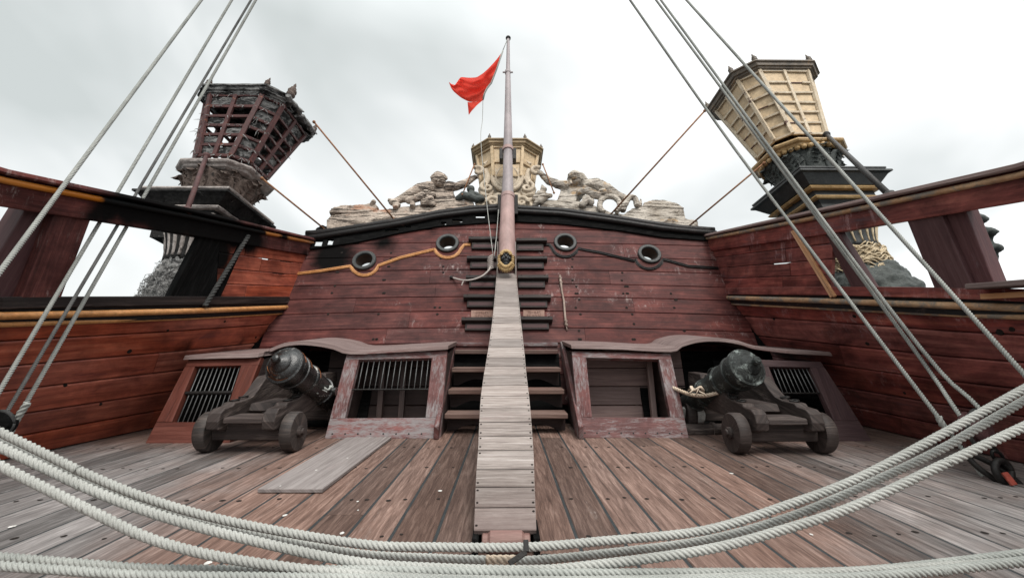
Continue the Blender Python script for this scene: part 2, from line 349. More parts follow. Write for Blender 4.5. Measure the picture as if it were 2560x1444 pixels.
G = dict(
 deck=wood('deck_wood', [(.032,.018,.014), (.135,.085,.069), (.32,.222,.185)], wear=(.33,.285,.26), wlo=.57, whi=.76, grain=(2.4, 36), rough=.72, bump=.7, var=.8, stain=1.1, aux='grey', alo=.2, ahi=.9, cracks=.8, spec=.25),
 caulk=paint('deck_caulk', (.018,.022,.024), (.034,.040,.042), .8, sc_=14),
 plug=paint('treenail_hole', (.006,.004,.003), (.018,.011,.008), .9, sc_=30),
 dropping=paint('bird_dropping', (.5,.48,.45), (.75,.73,.7), .9, sc_=30),
 wall=wood('red_wall_paint', [(.020,.0068,.0062), (.084,.0270,.0245), (.170,.062,.053)], wear=(.14,.08,.073), wlo=.56, whi=.74, grain=(1.0, 20), rough=.62, spec=.2, bump=.4, var=.55, stain=1.6, mottle=.5, scuff=(.48,.40,.38), sc_lo=.60, aux=(.006,.0055,.0055), alo=.25, ahi=.85, cracks=.6),
 hull_l=wood('varnished_hull_wood', [(.085,.020,.013), (.290,.073,.045), (.48,.165,.105)], grain=(.8, 15), rough=.42, bump=.35, var=.5, stain=1.3, mottle=.48, aux=(.005,.0048,.0048), alo=.28, ahi=.82, cracks=.6, spec=.4, wear=(.12,.030,.030), wlo=.55, whi=.72),
 hull_r=wood('dark_red_hull_wood', [(.052,.0145,.0135), (.190,.0550,.0480), (.36,.135,.105)], grain=(.8, 15), rough=.55, spec=.28, bump=.4, var=.6, stain=1.5, mottle=.62, scuff=(.56,.38,.38), sc_lo=.58, cracks=.6, wear=(.085,.050,.058), wlo=.52, whi=.70),
 dimred=wood('dim_red_panel', [(.022,.008,.009), (.050,.0165,.018), (.09,.032,.033)], grain=(1, 20), rough=.6, bump=.3, var=.5),
 post=wood('grey_red_post', [(.045,.022,.024), (.085,.040,.042), (.13,.075,.075)], wear=(.19,.17,.17), wlo=.6, whi=.75, grain=(1.2, 18), rough=.55, bump=.3, var=.4, stain=.8, aux=(.009,.009,.009), alo=.42, ahi=.62),
 dark=wood('dark_painted_wood', [(.009,.007,.007), (.022,.0165,.0155), (.07,.050,.045)], grain=(1.2, 20), rough=.5, bump=.35, var=.5, stain=.6, spec=.16, wear=(.17,.125,.11), wlo=.53, whi=.72),
 char_shade=wood('charred_and_shade_wood', [(.003,.003,.003), (.007,.007,.007), (.022,.021,.021)], grain=(2, 22), rough=.8, bump=.9, var=.4, stain=.6, spec=.03),  # charred timber; also the painted-in shade at the locker backs
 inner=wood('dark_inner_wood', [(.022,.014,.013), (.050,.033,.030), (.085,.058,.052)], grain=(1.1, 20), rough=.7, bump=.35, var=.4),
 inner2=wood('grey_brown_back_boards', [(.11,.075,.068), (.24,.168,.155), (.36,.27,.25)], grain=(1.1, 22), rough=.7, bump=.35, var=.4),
 locker=wood('worn_red_frame', [(.070,.026,.025), (.135,.056,.053), (.22,.11,.104)], wear=(.25,.22,.22), wlo=.45, whi=.60, grain=(2.2, 30), rough=.7, bump=.5, var=.4, stain=.7, wscale=(4.5, 15), mottle=.35),
 ledge=wood('grey_ledge_wood', [(.09,.058,.053), (.18,.125,.116), (.34,.27,.255)], wear=(.11,.036,.033), wlo=.55, whi=.66, grain=(1.3, 28), rough=.75, bump=.5, var=.35, stain=.7),
 stair=wood('stair_wood', [(.07,.040,.033), (.15,.095,.078), (.26,.18,.15)], wear=(.11,.04,.036), wlo=.5, whi=.66, grain=(1.2, 24), rough=.7, bump=.4, var=.4),
 casing=wood('bleached_grey_boards', [(.085,.066,.06), (.245,.208,.19), (.44,.395,.375)], wear=(.25,.16,.15), wlo=.6, whi=.78, grain=(2.2, 42), rough=.8, bump=.7, var=.45, stain=.9, cracks=.85, aux=(.14,.105,.098), alo=.2, ahi=.9),
 loose=wood('loose_board_wood', [(.10,.082,.078), (.205,.178,.17), (.33,.30,.288)], wear=(.2,.13,.12), wlo=.58, whi=.75, grain=(1.2, 30), rough=.8, bump=.45, var=.2, stain=.5),
 carriage=wood('carriage_wood', [(.010,.0075,.007), (.042,.031,.028), (.13,.10,.09)], wear=(.24,.19,.168), wlo=.53, whi=.68, grain=(1.6, 24), rough=.65, bump=.5, var=.4, stain=.7),
 carved=wood('weathered_carving', [(.24,.19,.15), (.42,.345,.28), (.60,.52,.44)], grain=(3, 30), rough=.85, bump=.7, var=.2, stain=.9),
 pole=paint('pole_pink_grey', (.29,.245,.25), (.38,.33,.335), .55, sc_=1.2, bump=.05, st=(1, 1, .4)),
 polelow=paint('pole_faded_red', (.36,.225,.205), (.48,.335,.315), .6, sc_=1.3, bump=.06, st=(1, 1, .4)),
 gold=paint('gold_orange_moulding', (.42,.175,.055), (.62,.31,.12), .42, sc_=5., bump=.2, spot=(.035,.016,.01), lo=.62, hi=.7),
 goldworn=paint('worn_ochre_moulding', (.36,.185,.09), (.52,.34,.20), .6, sc_=5, bump=.25, spot=(.20,.175,.15), lo=.46, hi=.58, st=(1, 1, 1)),
 black=paint('black_rail_paint', (.005,.0042,.0042), (.015,.012,.0115), .40, sc_=4, bump=.25, spot=(.085,.055,.047), lo=.58, hi=.70, spec=.22, st=(1, 2, 4)),
 iron=paint('black_iron', (.012,.011,.011), (.035,.032,.03), .5, .4, sc_=12, bump=.3, spot=(.085,.03,.018), lo=.62, hi=.7),
 bargrey=paint('grey_iron_bar', (.10,.10,.10), (.2,.2,.2), .5, .3, sc_=20),
 rust=paint('rusty_red_iron', (.20,.085,.042), (.36,.18,.09), .7, .1, sc_=9, bump=.4, spot=(.04,.016,.018), lo=.55, hi=.68),
 rustbar=paint('dark_red_lattice', (.045,.015,.015), (.11,.038,.034), .65, 0, sc_=6, bump=.35, spot=(.26,.078,.030), lo=.58, hi=.68),
 ringgrey=paint('porthole_ring_paint', (.018,.020,.020), (.05,.052,.051), .5, sc_=9, bump=.3, spot=(.13,.12,.11), lo=.62, hi=.72),
 lining=paint('porthole_lining', (.05,.025,.014), (.10,.052,.030), .6, sc_=8),
 cream=paint('cream_panel', (.52,.375,.225), (.68,.52,.335), .6, sc_=3.2, bump=.15, spot=(.42,.28,.16), lo=.6, hi=.75),
 creambar=paint('cream_lattice', (.52,.40,.27), (.70,.60,.46), .6, sc_=5, bump=.35, spot=(.085,.032,.02), lo=.59, hi=.63),
 capgrey=paint('bronze_grey_cornice', (.07,.058,.046), (.20,.155,.115), .5, sc_=4, bump=.2, spot=(.34,.22,.12), lo=.55, hi=.68),
 capgold=paint('ochre_cornice', (.24,.165,.085), (.40,.29,.165), .6, sc_=4, bump=.2, spot=(.06,.04,.025), lo=.6, hi=.7),
 shield=paint('cream_carving', (.45,.36,.26), (.66,.56,.44), .7, sc_=4, bump=.35, spot=(.25,.19,.14), lo=.58, hi=.72),
 plinth=paint('blackish_plinth', (.012,.014,.014), (.036,.038,.038), .5, sc_=5, bump=.3, spot=(.09,.088,.08), lo=.62, hi=.72),
 plinthleaf=paint('grey_green_leaf', (.030,.036,.034), (.085,.095,.088), .6, sc_=14, bump=.6, spot=(.14,.145,.13), lo=.6, hi=.72),
 goldleaf=paint('gilded_edge', (.32,.19,.07), (.55,.37,.18), .45, sc_=7, bump=.3, spot=(.10,.07,.04), lo=.58, hi=.68),
 beardgold=paint('gilded_beard', (.42,.31,.18), (.70,.58,.40), .6, sc_=12, bump=.5, spot=(.12,.09,.06), lo=.6, hi=.7),
 ash=paint('burnt_grey_fibre', (.020,.020,.020), (.36,.355,.345), .9, sc_=4, bump=1., det=9, spot=(.008,.008,.008), lo=.47, hi=.55, st=(1, 1, 2.2)),
 ashshade=paint('burnt_shade_moulding', (.006,.006,.006), (.05,.048,.047), .9, sc_=8, bump=.8, det=8, spot=(.22,.215,.21), lo=.60, hi=.70, spec=.1),  # burnt tone, darkened as painted shade under slabs and between flute ribs
 ashlit=paint('burnt_highlight_moulding', (.24,.20,.185), (.52,.47,.44), .9, sc_=7, bump=.9, det=9, spot=(.05,.04,.038), lo=.56, hi=.66),  # burnt tone, paled as painted highlight on slab edges and flute ribs
 ashbrown=paint('burnt_brown_leaves', (.075,.055,.046), (.22,.165,.14), .9, sc_=12, bump=1., det=9, spot=(.015,.013,.012), lo=.52, hi=.66),
 hairash=paint('burnt_shag', (.04,.04,.04), (.42,.41,.40), .95, sc_=13, bump=.3, spot=(.02,.02,.02), lo=.52, hi=.64),
 bronze=paint('verdigris_bronze', (.008,.0095,.009), (.036,.043,.040), .5, .1, sc_=9, bump=.9, det=9, spot=(.24,.275,.26), lo=.53, hi=.66),
 gunblack=paint('burnt_gun_paint', (.006,.006,.006), (.018,.017,.016), .28, .0, sc_=5, bump=.4, det=8, spot=(.42,.40,.37), lo=.565, hi=.66, spec=.7),  # pale spots are painted highlights, standing in for sky gloss on black paint
 copper=paint('bare_copper', (.50,.16,.05), (.75,.30,.13), .4, .6, sc_=9, bump=.3, spot=(.05,.03,.02), lo=.6, hi=.7),
 rope=ropemat('white_rope', (.33,.332,.312), (.50,.50,.475)),
 rope2=ropemat('grey_rope', (.29,.30,.285), (.47,.48,.455)),
 ropemid=ropemat('weathered_grey_rope', (.10,.10,.10), (.22,.22,.215)),
 ropedark=ropemat('tarred_rope', (.025,.025,.026), (.10,.10,.098)),
 ropetan=ropemat('tan_splice', (.52,.40,.30), (.70,.58,.47)),
 flag=paint('red_flag_cloth', (.80,.075,.050), (.86,.095,.065), .8, sc_=1.5, bump=.05, spec=.1),
 maskblack=paint('mask_black', (.007,.008,.009), (.02,.022,.024), .35, sc_=20, bump=.2),
 maskgold=paint('mask_gold', (.33,.20,.075), (.58,.41,.20), .45, .1, sc_=20, bump=.3, spot=(.06,.035,.015), lo=.55, hi=.68),
 plaque=paint('worn_plaque', (.20,.105,.075), (.37,.235,.19), .75, sc_=7, bump=.2, spot=(.30,.22,.12), lo=.55, hi=.7),
 plaquemark=paint('plaque_mark', (.12,.06,.045), (.18,.10,.08), .8, sc_=20),
 splinter=wood('bare_splintered_wood', [(.36,.17,.085), (.55,.31,.18), (.72,.50,.36)], grain=(1.5, 30), rough=.75, bump=.5, var=.3),
 whiteplastic=paint('white_plastic', (.66,.64,.60), (.76,.75,.72), .5, sc_=5, bump=.05),
 moss=paint('moss', (.03,.035,.012), (.07,.075,.03), .95, sc_=30, bump=.5),
 sea=paint('sea_water', (.03,.045,.05), (.05,.065,.07), .12, sc_=.3, bump=.6),
)
# flag cloth lets light through
_n = G['flag'].node_tree; _b = [x for x in _n.nodes if x.type == 'BSDF_PRINCIPLED'][0]
_t = _n.nodes.new('ShaderNodeBsdfTranslucent'); _t.inputs[0].default_value = (.95, .11, .075, 1); _mx = _n.nodes.new('ShaderNodeMixShader'); _mx.inputs[0].default_value = .5
_o = [x for x in _n.nodes if x.type == 'OUTPUT_MATERIAL'][0]
_n.links.new(_b.outputs[0], _mx.inputs[1]); _n.links.new(_t.outputs[0], _mx.inputs[2]); _n.links.new(_mx.outputs[0], _o.inputs[0])

# ------------------------------------------------------------------ light and sky
SUN_EL, SUN_AZ = math.radians(62), math.radians(158)     # azimuth clockwise from +Y (aft)
w = bpy.data.worlds.new('World'); sc.world = w; w.use_nodes = True; wt = w.node_tree; wt.nodes.clear(); N = NT(wt)
sky = N.n('TexSky'); sky.sky_type = 'NISHITA'; sky.sun_disc = False; sky.sun_elevation = SUN_EL; sky.sun_rotation = SUN_AZ; sky.dust_density = 3
b1 = N.n('Background'); N.L(sky.outputs[0], b1.inputs[0]); b1.inputs[1].default_value = .1
gc = N.n('TexCoord').outputs['Generated']; sp = N.n('SeparateXYZ'); N.L(gc, sp.inputs[0])
zz = N.math('ADD', N.math('MAXIMUM', sp.outputs[2], 0.), .9); dv = N.n('VectorMath', operation='DIVIDE'); N.L(gc, dv.inputs[0])
cz = N.n('CombineXYZ'); [N.L(zz, cz.inputs[i]) for i in range(3)]; N.L(cz.outputs[0], dv.inputs[1])
cl = N.noise(N.mapv(dv.outputs[0], (2.3, 1.9, 2.), (3.1, 1.7, 0.)), 1., 4, .5, .5)
# overcast: brighter towards the veiled sun at the right, greyer at the left
cl = N.math('ADD', cl, N.math('MULTIPLY', sp.outputs[0], .16))
cc = N.ramp(cl, [(.34, (.53,.565,.555)), (.47, (.64,.67,.665)), (.57, (.80,.82,.815)), (.68, (1.05,1.06,1.06))])
# an overcast sky is brightest overhead
cc = N.mix(1., cc, N.ramp(sp.outputs[2], [(.0, (.5, .5, .5)), (.58, (.5, .5, .5)), (1., (1.3, 1.3, 1.3))]), 'MULTIPLY')
b2 = N.n('Background'); N.L(cc, b2.inputs[0]); b2.inputs[1].default_value = 2.1
ms = N.n('MixShader'); ms.inputs[0].default_value = .92; N.L(b1.outputs[0], ms.inputs[1]); N.L(b2.outputs[0], ms.inputs[2])
wo = N.n('OutputWorld'); N.L(ms.outputs[0], wo.inputs[0])
sd = bpy.data.lights.new('sun', 'SUN'); sd.energy = 1.9; sd.angle = math.radians(24); sd.color = (1, .96, .9)
so = bpy.data.objects.new('sun', sd); col.objects.link(so)
sv = V((math.sin(SUN_AZ)*math.cos(SUN_EL), math.cos(SUN_AZ)*math.cos(SUN_EL), math.sin(SUN_EL)))
so.rotation_euler = sv.to_track_quat('Z', 'Y').to_euler(); so.location = sv * 30
sc.view_settings.view_transform = 'Standard'; sc.view_settings.look = 'None'; sc.view_settings.exposure = 0.3; sc.view_settings.gamma = 1
sc.render.engine = 'CYCLES'; sc.cycles.max_bounces = 6; sc.cycles.diffuse_bounces = 1
# ------------------------------------------------------------------ deck
mb = MB(); GRY = lambda p: sstep(1.2, 3.4, abs(p.x)) * (.78 if p.x < 0 else .60) * sstep(6.2, 4.4, p.y) + sstep(4.2, 2.2, p.y) * sstep(.9, 2.5, abs(p.x)) * .35
edges = [-.41 - .262*i for i in range(19)][::-1] + [.41 + .262*i for i in range(19)]
for a, b in zip(edges, edges[1:]):
    if b - a > .5: subs = [(a, -.17), (-.17, .17), (.17, b)]
    else: subs = [(a, b)]
    for a, b in subs:
        ys = [-5.] + sorted(rnd(-4, 7) for _ in range(1)) + [7.6]
        for y0, y1 in zip(ys, ys[1:]):
            if y1 - y0 < .1: continue
            n = max(2, int((y1 - y0) / .5))
            mb.plank(lambda s, t: V((t, s, 0)), rng(y0 + .002, y1 - .002, n), lambda s: a, lambda s: b, lambda s: V((0, 0, 1)), th=.05, g=.010, b=.004)
    n0 = mb.add([(b - .0112, -5, -.004), (b + .0112, -5, -.004), (b + .0112, 7.6, -.004), (b - .0112, 7.6, -.004)]); mb.face((n0, n0+1, n0+2, n0+3), None, .5, 1)
n0 = mb.add([(-5.6, -5, -.06), (5.6, -5, -.06), (5.6, 7.6, -.06), (-5.6, 7.6, -.06)]); mb.face((n0, n0+1, n0+2, n0+3), None, .5, 1)
def disc(mb, c, rx, ry, m, n=9, z=.003):
    i0 = mb.add([(c[0] + rx*math.cos(2*PI*k/n)*rnd(.8, 1.15), c[1] + ry*math.sin(2*PI*k/n)*rnd(.8, 1.15), z) for k in range(n)]); mb.face([i0 + k for k in range(n)], None, .5, m)
for y in (5.02, 4.2, 3.36, 2.74, 2.2, 1.75):
    for a, b in zip(edges, edges[1:]):
        for f in (.27, .73):
            if rnd() < .62 and abs(lerp(a, b, f)) > .25:
                s = rnd(.012, .021); disc(mb, (lerp(a, b, f) + rnd(-.02, .02), y + rnd(-.03, .03)), s, s, 2)
for _ in range(14):
    x, y = rnd(-3.4, 3.2), rnd(1.9, 4.7); s = rnd(.006, .017)
    if abs(x) > .4: disc(mb, (x, y), s, s * rnd(1, 1.8), 3, 7)
for u, v, s in ((712, 1288, .026), (520, 1407, .030), (790, 1184, .02), (868, 1153, .015), (30, 1316, .03), (895, 1275, .012), (700, 1225, .012)):
    p = PZ(u, v, .0); disc(mb, p, s*.6, s*.75, 3, 8, .034 if v in (1184, 1153, 1225) else .003)
tag(mb.build('deck', [G['deck'], G['caulk'], G['plug'], G['dropping']], aux=GRY), kind='structure')
mb = MB(); n0 = mb.add([(-9000, -9000, -7), (9000, -9000, -7), (9000, 9000, -7), (-9000, 9000, -7)]); mb.face((n0, n0+1, n0+2, n0+3))
tag(mb.build('sea', G['sea']), kind='structure')

# ------------------------------------------------------------------ bulwarks
def hull_keys(px_d, px_r, px_t, sg):
    D = [(0., V((sg*4.86, -4.5, 0)))] + px_d
    return D, px_r, px_t
pzl = lambda u, v: PZ(u, v, 0.)
SIDES = {
 -1: dict(D=[(0., V((-4.75, -4.5, 0))), (.3, pzl(0, 1153)), (.4, pzl(105, 1130)), (.72, pzl(366, 1074)), (1., V((-4.5, 7.2, 0)))],
          R=[(0., V((-4.9, -3.6, 1.1))), (.3, PX(0, 792, -4.5)), (.72, PX(480, 778, -3.98)), (1., PW(714, 769, .02))],
          T=[(0., V((-4.8, -3.5, 2.2))), (.3, PX(0, 427, -4.3)), (.72, PX(470, 527, -3.93)), (1., PW(782, 600, .02))]),
 1: dict(D=[(0., V((4.75, -4.5, 0))), (.3, pzl(2560, 1160)), (.4, pzl(2304, 1100)), (.72, pzl(2161, 1066)), (1., V((4.6, 7.2, 0)))],
         R=[(0., V((4.95, -3.6, 1.1))), (.3, PX(2560, 772, 4.5)), (.72, PX(2060, 752, 3.98)), (1., PW(1822, 745, .02))],
         T=[(0., V((4.85, -3.5, 2.2))), (.3, PX(2560, 413, 4.3)), (.72, PX(2070, 524, 3.93)), (1., PW(1768, 590, .02))]),
}
def hullfun(sg):
    S = SIDES[sg]
    def P(s, t):      # t 0..1 deck to rail, 1..2 rail to top
        d, r, tt = poly_at(S['D'], s), poly_at(S['R'], s), poly_at(S['T'], s)
        return lerp(d, r, t) if t <= 1 else lerp(r, tt, t - 1)
    def Nn(s, t=.5):
        a = P(max(0, s-.02), t); b = P(min(1, s+.02), t); c = P(s, t+.1) - P(s, t)
        n = (b - a).cross(c).normalized(); return n if n.x * sg < 0 else -n
    return P, Nn
SFINE = rng(0, .3, 4) + rng(.3, 1., 22)[1:]
BURN = []
def burn(p):
    a = 0.
    for c, r, k in BURN: a = max(a, k * (1 - (p - c).length / r))
    return a
def bulwark(sg):
    P, Nn = hullfun(sg); S = SIDES[sg]; left = sg < 0
    root = thing('bulwark', 'orange-red varnished plank bulwark with burnt black patches, left of the stern wall' if left else 'dark red plank bulwark with scuffed paint, right of the stern wall', 'bulwark', P(.4, 0), 'side bulwarks')
    hm = G['hull_l'] if left else G['hull_r']
    mb = MB(); cuts = [0, .16, .32, .50, .67, .84, 1.]
    for i in range(6):
        js = [0.] + ([rnd(.4, .8)] if i in (0, 2, 3) else []) + [1.]
        for s0, s1 in zip(js, js[1:]):
            ss = [s0 + .0006] + [x for x in SFINE if s0 < x < s1] + [s1 - .0006]
            mb.plank(P, ss, lambda s: cuts[i], lambda s: cuts[i+1], lambda s: Nn(s), th=.07, g=.0065, b=.012, tl=1.45, nt=2)
    n = len(mb.v)      # outer skin closes the seams
    mb.grid([[P(s, t) - Nn(s)*.09 for t in (-.05, 0, .5, 1., 1.02)] for s in SFINE], m=1)
    for u, v, t0, t1, r_ in (((322, 880, .3, .95, .03), (640, 842, .5, 1., .02), (165, 962, .2, .9, .02), (560, 802, .6, 1., .02), (250, 1012, .1, .8, .02), (420, 826, .5, 1., .018)) if left else ((2492, 832, .5, 1., .035), (2526, 826, .5, 1., .028), (2134, 788, .6, 1., .025), (2168, 860, .3, .95, .028), (1932, 800, .5, 1., .02), (2330, 905, .2, .9, .02), (2260, 985, .1, .8, .02))):
        q, s_, t_ = spot3(P, u, v, t0, t1); mb.lathe([(r_, -.01), (r_*.85, .003)], q, Nn(s_), 10, m=2)
    mb.build('lower_planking', [hm, G['char_shade'], G['plug']], root, aux=burn if left else None)
    # upper planking, aft of the openings
    s_end = .775 if left else .70
    mb = MB(); cu = [1.10, 1.29, 1.46, 1.63, 1.87]
    for i in range(4):
        js = [s_end] + sorted([rnd(.78, .93)]) + [1.]
        for s0, s1 in zip(js, js[1:]):
            ss = rng(s0 + .0008, s1 - .0008, 26)
            gap = (lambda s, i=i: .010 if (i == 2 and (.925 < s < .965 or .875 < s < .90)) or (i == 1 and .915 < s < .955) else 0.) if left else (lambda s, i=i: .008 if i == 1 and .80 < s < .84 else 0.)
            mb.plank(P, ss, lambda s: cu[i], lambda s: cu[i+1] - gap(s), lambda s: Nn(s, 1.5), th=.05, g=.0035, b=.009, tl=1.35)
    slit = (lambda s, t: any(a < s < b and abs(t - c) < .05 for a, b, c in ((.925, .965, 1.63), (.875, .90, 1.63), (.915, .955, 1.46)))) if left else (lambda s, t: .80 < s < .84 and abs(t - 1.46) < .05)
    sg_ = rng(s_end + .003, 1., 90); tg_ = rng(1.10, 1.87, 60); base = len(mb.v)
    for a in sg_: mb.v += [P(a, t) - Nn(a, 1.5)*.056 for t in tg_]
    for i in range(90):
        for j in range(60):
            if not slit(sg_[i] + .002, tg_[j] + .006): q = base + i*61 + j; mb.face((q, q+1, q+62, q+61), None, .5, 1)
    mb.build('upper_planking', [hm, G['char_shade']], root, aux=burn if left else None)
    # sill, mouldings, top rail
    mb = MB(); ss = SFINE
    mb.sweep([P(s, 1.085) - Nn(s)*.06 for s in ss], [(-.085, -.055), (.085, -.055), (.085, .055), (-.085, .055)], (0, 0, 1))
    mb.build('sill', G['dark'] if left else G['hull_r'], root, bevel=.008)
    mg = MB()
    for t, rr in ((1.012, .036), (.955, .026)):
        mg.tube([P(s, t) + Nn(s)*.022 for s in ss], rr, 10)
    mg.build('gold_moulding', G['gold'] if left else G['goldworn'], root, smooth=True)
    mg = MB(); mg.sweep([P(s, 1.) - Nn(s)*.010 for s in ss], [(-.02, -.09), (.02, -.09), (.02, .09), (-.02, .09)], (0, 0, 1))
    mg.build('moulding_backing', G['black'], root)
    mt = MB(); up = lambda i: (P(ss[i], 2) - P(ss[i], 1))
    pr = [(-.09, -.30), (.09, -.30), (.09, -.03), (-.09, -.03)]
    pth = [P(s, 2.) - Nn(s, 1.5)*.05 for s in ss]
    mt.sweep(pth, pr, up); mt.build('rail_board', G['wall'] if left else G['hull_r'], root, bevel=.012, aux=burn if left else None)
    mt = MB(); mt.sweep(pth, [(-.14, -.028), (.14, -.028), (.155, -.01), (.14, .025), (-.14, .025), (-.155, -.01)], up)
    mt.build('rail_cap', G['wall'] if left else G['ledge'], root, bevel=.006, aux=burn if left else None)
    mt = MB(); mt.tube([P(s, 2.) + Nn(s, 1.5)*.055 - up(ss.index(s)).normalized()*.075 for s in ss], .030, 8)
    mt.build('rail_moulding', wood('rail_gold', [(.30,.10,.03), (.46,.19,.07), (.6,.3,.13)], grain=(.8, 10), rough=.45, var=.3, cracks=.3, aux=(.009,.009,.009), alo=.42, ahi=.6) if left else G['goldworn'], root, smooth=True, aux=burn if left else None)
    # posts: boards standing between sill and rail
    def post(us_b, us_t, vb, vt, d, mat, w=.10, ax=None, nm='post'):
        xs = lambda u, v: None
        s_of = lambda u, v, t: min(rng(.28, 1., 400), key=lambda s: abs(px(P(s, t) + Nn(s, 1.5)*d)[0] - u))
        sb = [s_of(u, vb, 1.10) for u in us_b]; st = [s_of(u, vt, 1.86) for u in us_t]
        q = [P(sb[0], 1.10), P(sb[1], 1.10), P(st[1], 1.88), P(st[0], 1.88)]
        nn = Nn(sb[0], 1.5); q = [p + nn*d for p in q]
        m_ = MB(); m_.prism(q, -nn*w, grain=q[3] - q[0]); return m_.build(nm, mat, root, bevel=.01, aux=ax)
    if left:
        post((48, 150), (150, 240), 760, 530, .015, G['wall'], .13, burn)
        post((-75, 38), (92, 150), 760, 515, -.10, G['post'], .18)
        post((418, 548), (514, 622), 762, 585, .012, G['char_shade'], .09)
    else:
        post((2342, 2440), (2253, 2338), 735, 540, .015, G['post'], .13)
        post((2446, 2497), (2346, 2400), 715, 535, -.05, G['post'], .18)
        post((2135, 2190), (2045, 2078), 740, 575, .02, G['post'], .10)
    return root, P, Nn
def px(p):
    d = V(p) - CAM; z = d.dot(FWD); return 1280 + F * d.dot(RGT) / z, 722 - F * d.dot(UPV) / z
PL, NL = hullfun(-1); PR, NR = hullfun(1)
def spot_at(Pf, u, v, t0, t1):
    best = None
    for s in rng(.25, 1., 90):
        for t in rng(t0, t1, 24):
            q = Pf(s, t); a = px(q); d = (a[0]-u)**2 + (a[1]-v)**2
            if best is None or d < best[0]: best = (d, q, s, t)
    return best[1]
def spot3(Pf, u, v, t0, t1):
    q = spot_at(Pf, u, v, t0, t1); s = min(rng(.25, 1., 90), key=lambda s: min((Pf(s, t) - q).length for t in rng(t0, t1, 24))); return q, s, 0
for u, v, t0, t1, r, k in ((470, 690, 1, 1.9, .62, 1.5), (540, 620, 1.2, 2, .50, 1.5), (590, 590, 1.5, 2., .34, 1.4), (330, 480, 1.7, 2, .50, 1.6), (420, 520, 1.7, 2, .6, 1.7), (520, 550, 1.7, 2, .6, 1.7), (620, 590, 1.7, 2, .42, 1.6), (690, 600, 1.8, 2, .3, 1.2), (230, 560, 1.2, 1.9, .28, 1.2), (215, 620, 1.2, 1.8, .2, .9),
                          (455, 868, .3, .95, .24, 1.0), (600, 855, .3, .95, .16, .9), (520, 780, .9, 1.1, .2, .75), (700, 690, 1, 1.6, .12, .8), (760, 640, 1.2, 2, .22, 1.), (430, 640, 1., 1.9, .4, 1.3)):
    BURN.append((spot_at(PL, u, v, t0, t1), r, k))
BL, _, _ = bulwark(-1); BR, _, _ = bulwark(1)
# end ledge on the right bulwark
mb = MB(); a, b = PR(.36, 1.16) + V((-.06, 0, 0)), PR(.2, 1.16) + V((-.06, 0, 0)); mb.bar(a, b, .30, .05); mb.build('ledge', G['ledge'], BR, bevel=.01)
mb = MB(); mb.bar(PR(.355, 1.10) + NR(.3)*.07, PR(.2, 1.10) + NR(.3)*.07, .03, .05); mb.build('broken_trim', G['splinter'], BR, bevel=.004)
# splintered batten on the right
mb = MB(); a, b = spot_at(PR, 1990, 575, 1.2, 2) + NR(.85, 1.5)*.04, spot_at(PR, 2095, 742, 1.02, 1.4) + NR(.75, 1.5)*.04
for o, wd in ((-.018, .03), (.014, .035)):
    mb.bar(a + V((0, o, 0)) , b + V((0, o*1.6, 0)), wd, .03, NR(.8, 1.5))
tag(mb.build('splintered_batten', G['splinter'], bevel=.004), 'pale orange splintered batten leaning on the right bulwark planks', 'batten')
mb = MB(); a, b = spot_at(PL, 613, 590, 1.2, 2.) + NL(.85, 1.5)*.05, spot_at(PL, 506, 765, 1.02, 1.4) + NL(.75, 1.5)*.05
mb.rope([a, lerp(a, b, .5), b], .033, 3); tag(mb.build('tarred_rope', G['ropedark'], smooth=True), 'thick black tarred rope laid down the charred left bulwark post', 'rope')

# ------------------------------------------------------------------ stern wall
def wall(x, z, off=0.): return V((x, 7.0 + off + KW*(z - 1.1), z))
LOWPX = [(700,628),(785,622),(900,605),(1000,583),(1100,566),(1200,559),(1250,556),(1290,555),(1400,560),(1550,577),(1650,593),(1770,602),(1850,606)]
MIDPX = [(700,604),(785,601),(860,589),(1000,566),(1100,546),(1180,536),(1250,532),(1310,536),(1400,541),(1550,561),(1650,577),(1770,588),(1850,592)]
TOPPX = [(690,586),(790,582),(850,575),(1000,552),(1100,532),(1180,521),(1250,517),(1310,521),(1400,526),(1500,539),(1600,555),(1700,570),(1770,575),(1850,578)]
def curve(pxl): k = sorted((PW(u, v).x, PW(u, v).z) for u, v in pxl); return lambda x: interp(k, x)
ZL, ZM, ZT = curve(LOWPX), curve(MIDPX), curve(TOPPX)
cxl = [(PW(660,870).z, PW(660,870).x), (PW(780,600).z, PW(780,600).x)]; cxr = [(PW(1880,860).z, PW(1880,860).x), (PW(1770,590).z, PW(1770,590).x)]
XL = lambda z: interp(cxl, z) - .10; XR = lambda z: interp(cxr, z) + .10
PORT = [PW(911, 652), PW(1119, 609), PW(1413, 607), PW(1623, 636)]; PR_IN, PR_OUT = .145, .212
SW = thing('stern_wall', 'tall dark red plank stern wall with four round portholes and black curved top rail', 'wall', (0, 7, 0))
WBURN = [(PW(830, 640), .75, 1.2), (PW(960, 605), .5, .9), (PW(800, 690), .35, .6), (PW(1080, 580), .4, .55)]
def wburn(p): return max([0.] + [k*(1 - (p - c).length / r) for c, r, k in WBURN])
rows_v = [1010, 935, 895, 857, 818, 777, 741, 708, 674, 640, 606, 573, 545, 520]; zr = [PW(1270, v).z for v in rows_v]
mb = MB(); crown = lambda x: -.055 * (x / 3.4)**2
inport = lambda c: any((c - p).length < PR_IN + .035 for p in PORT)
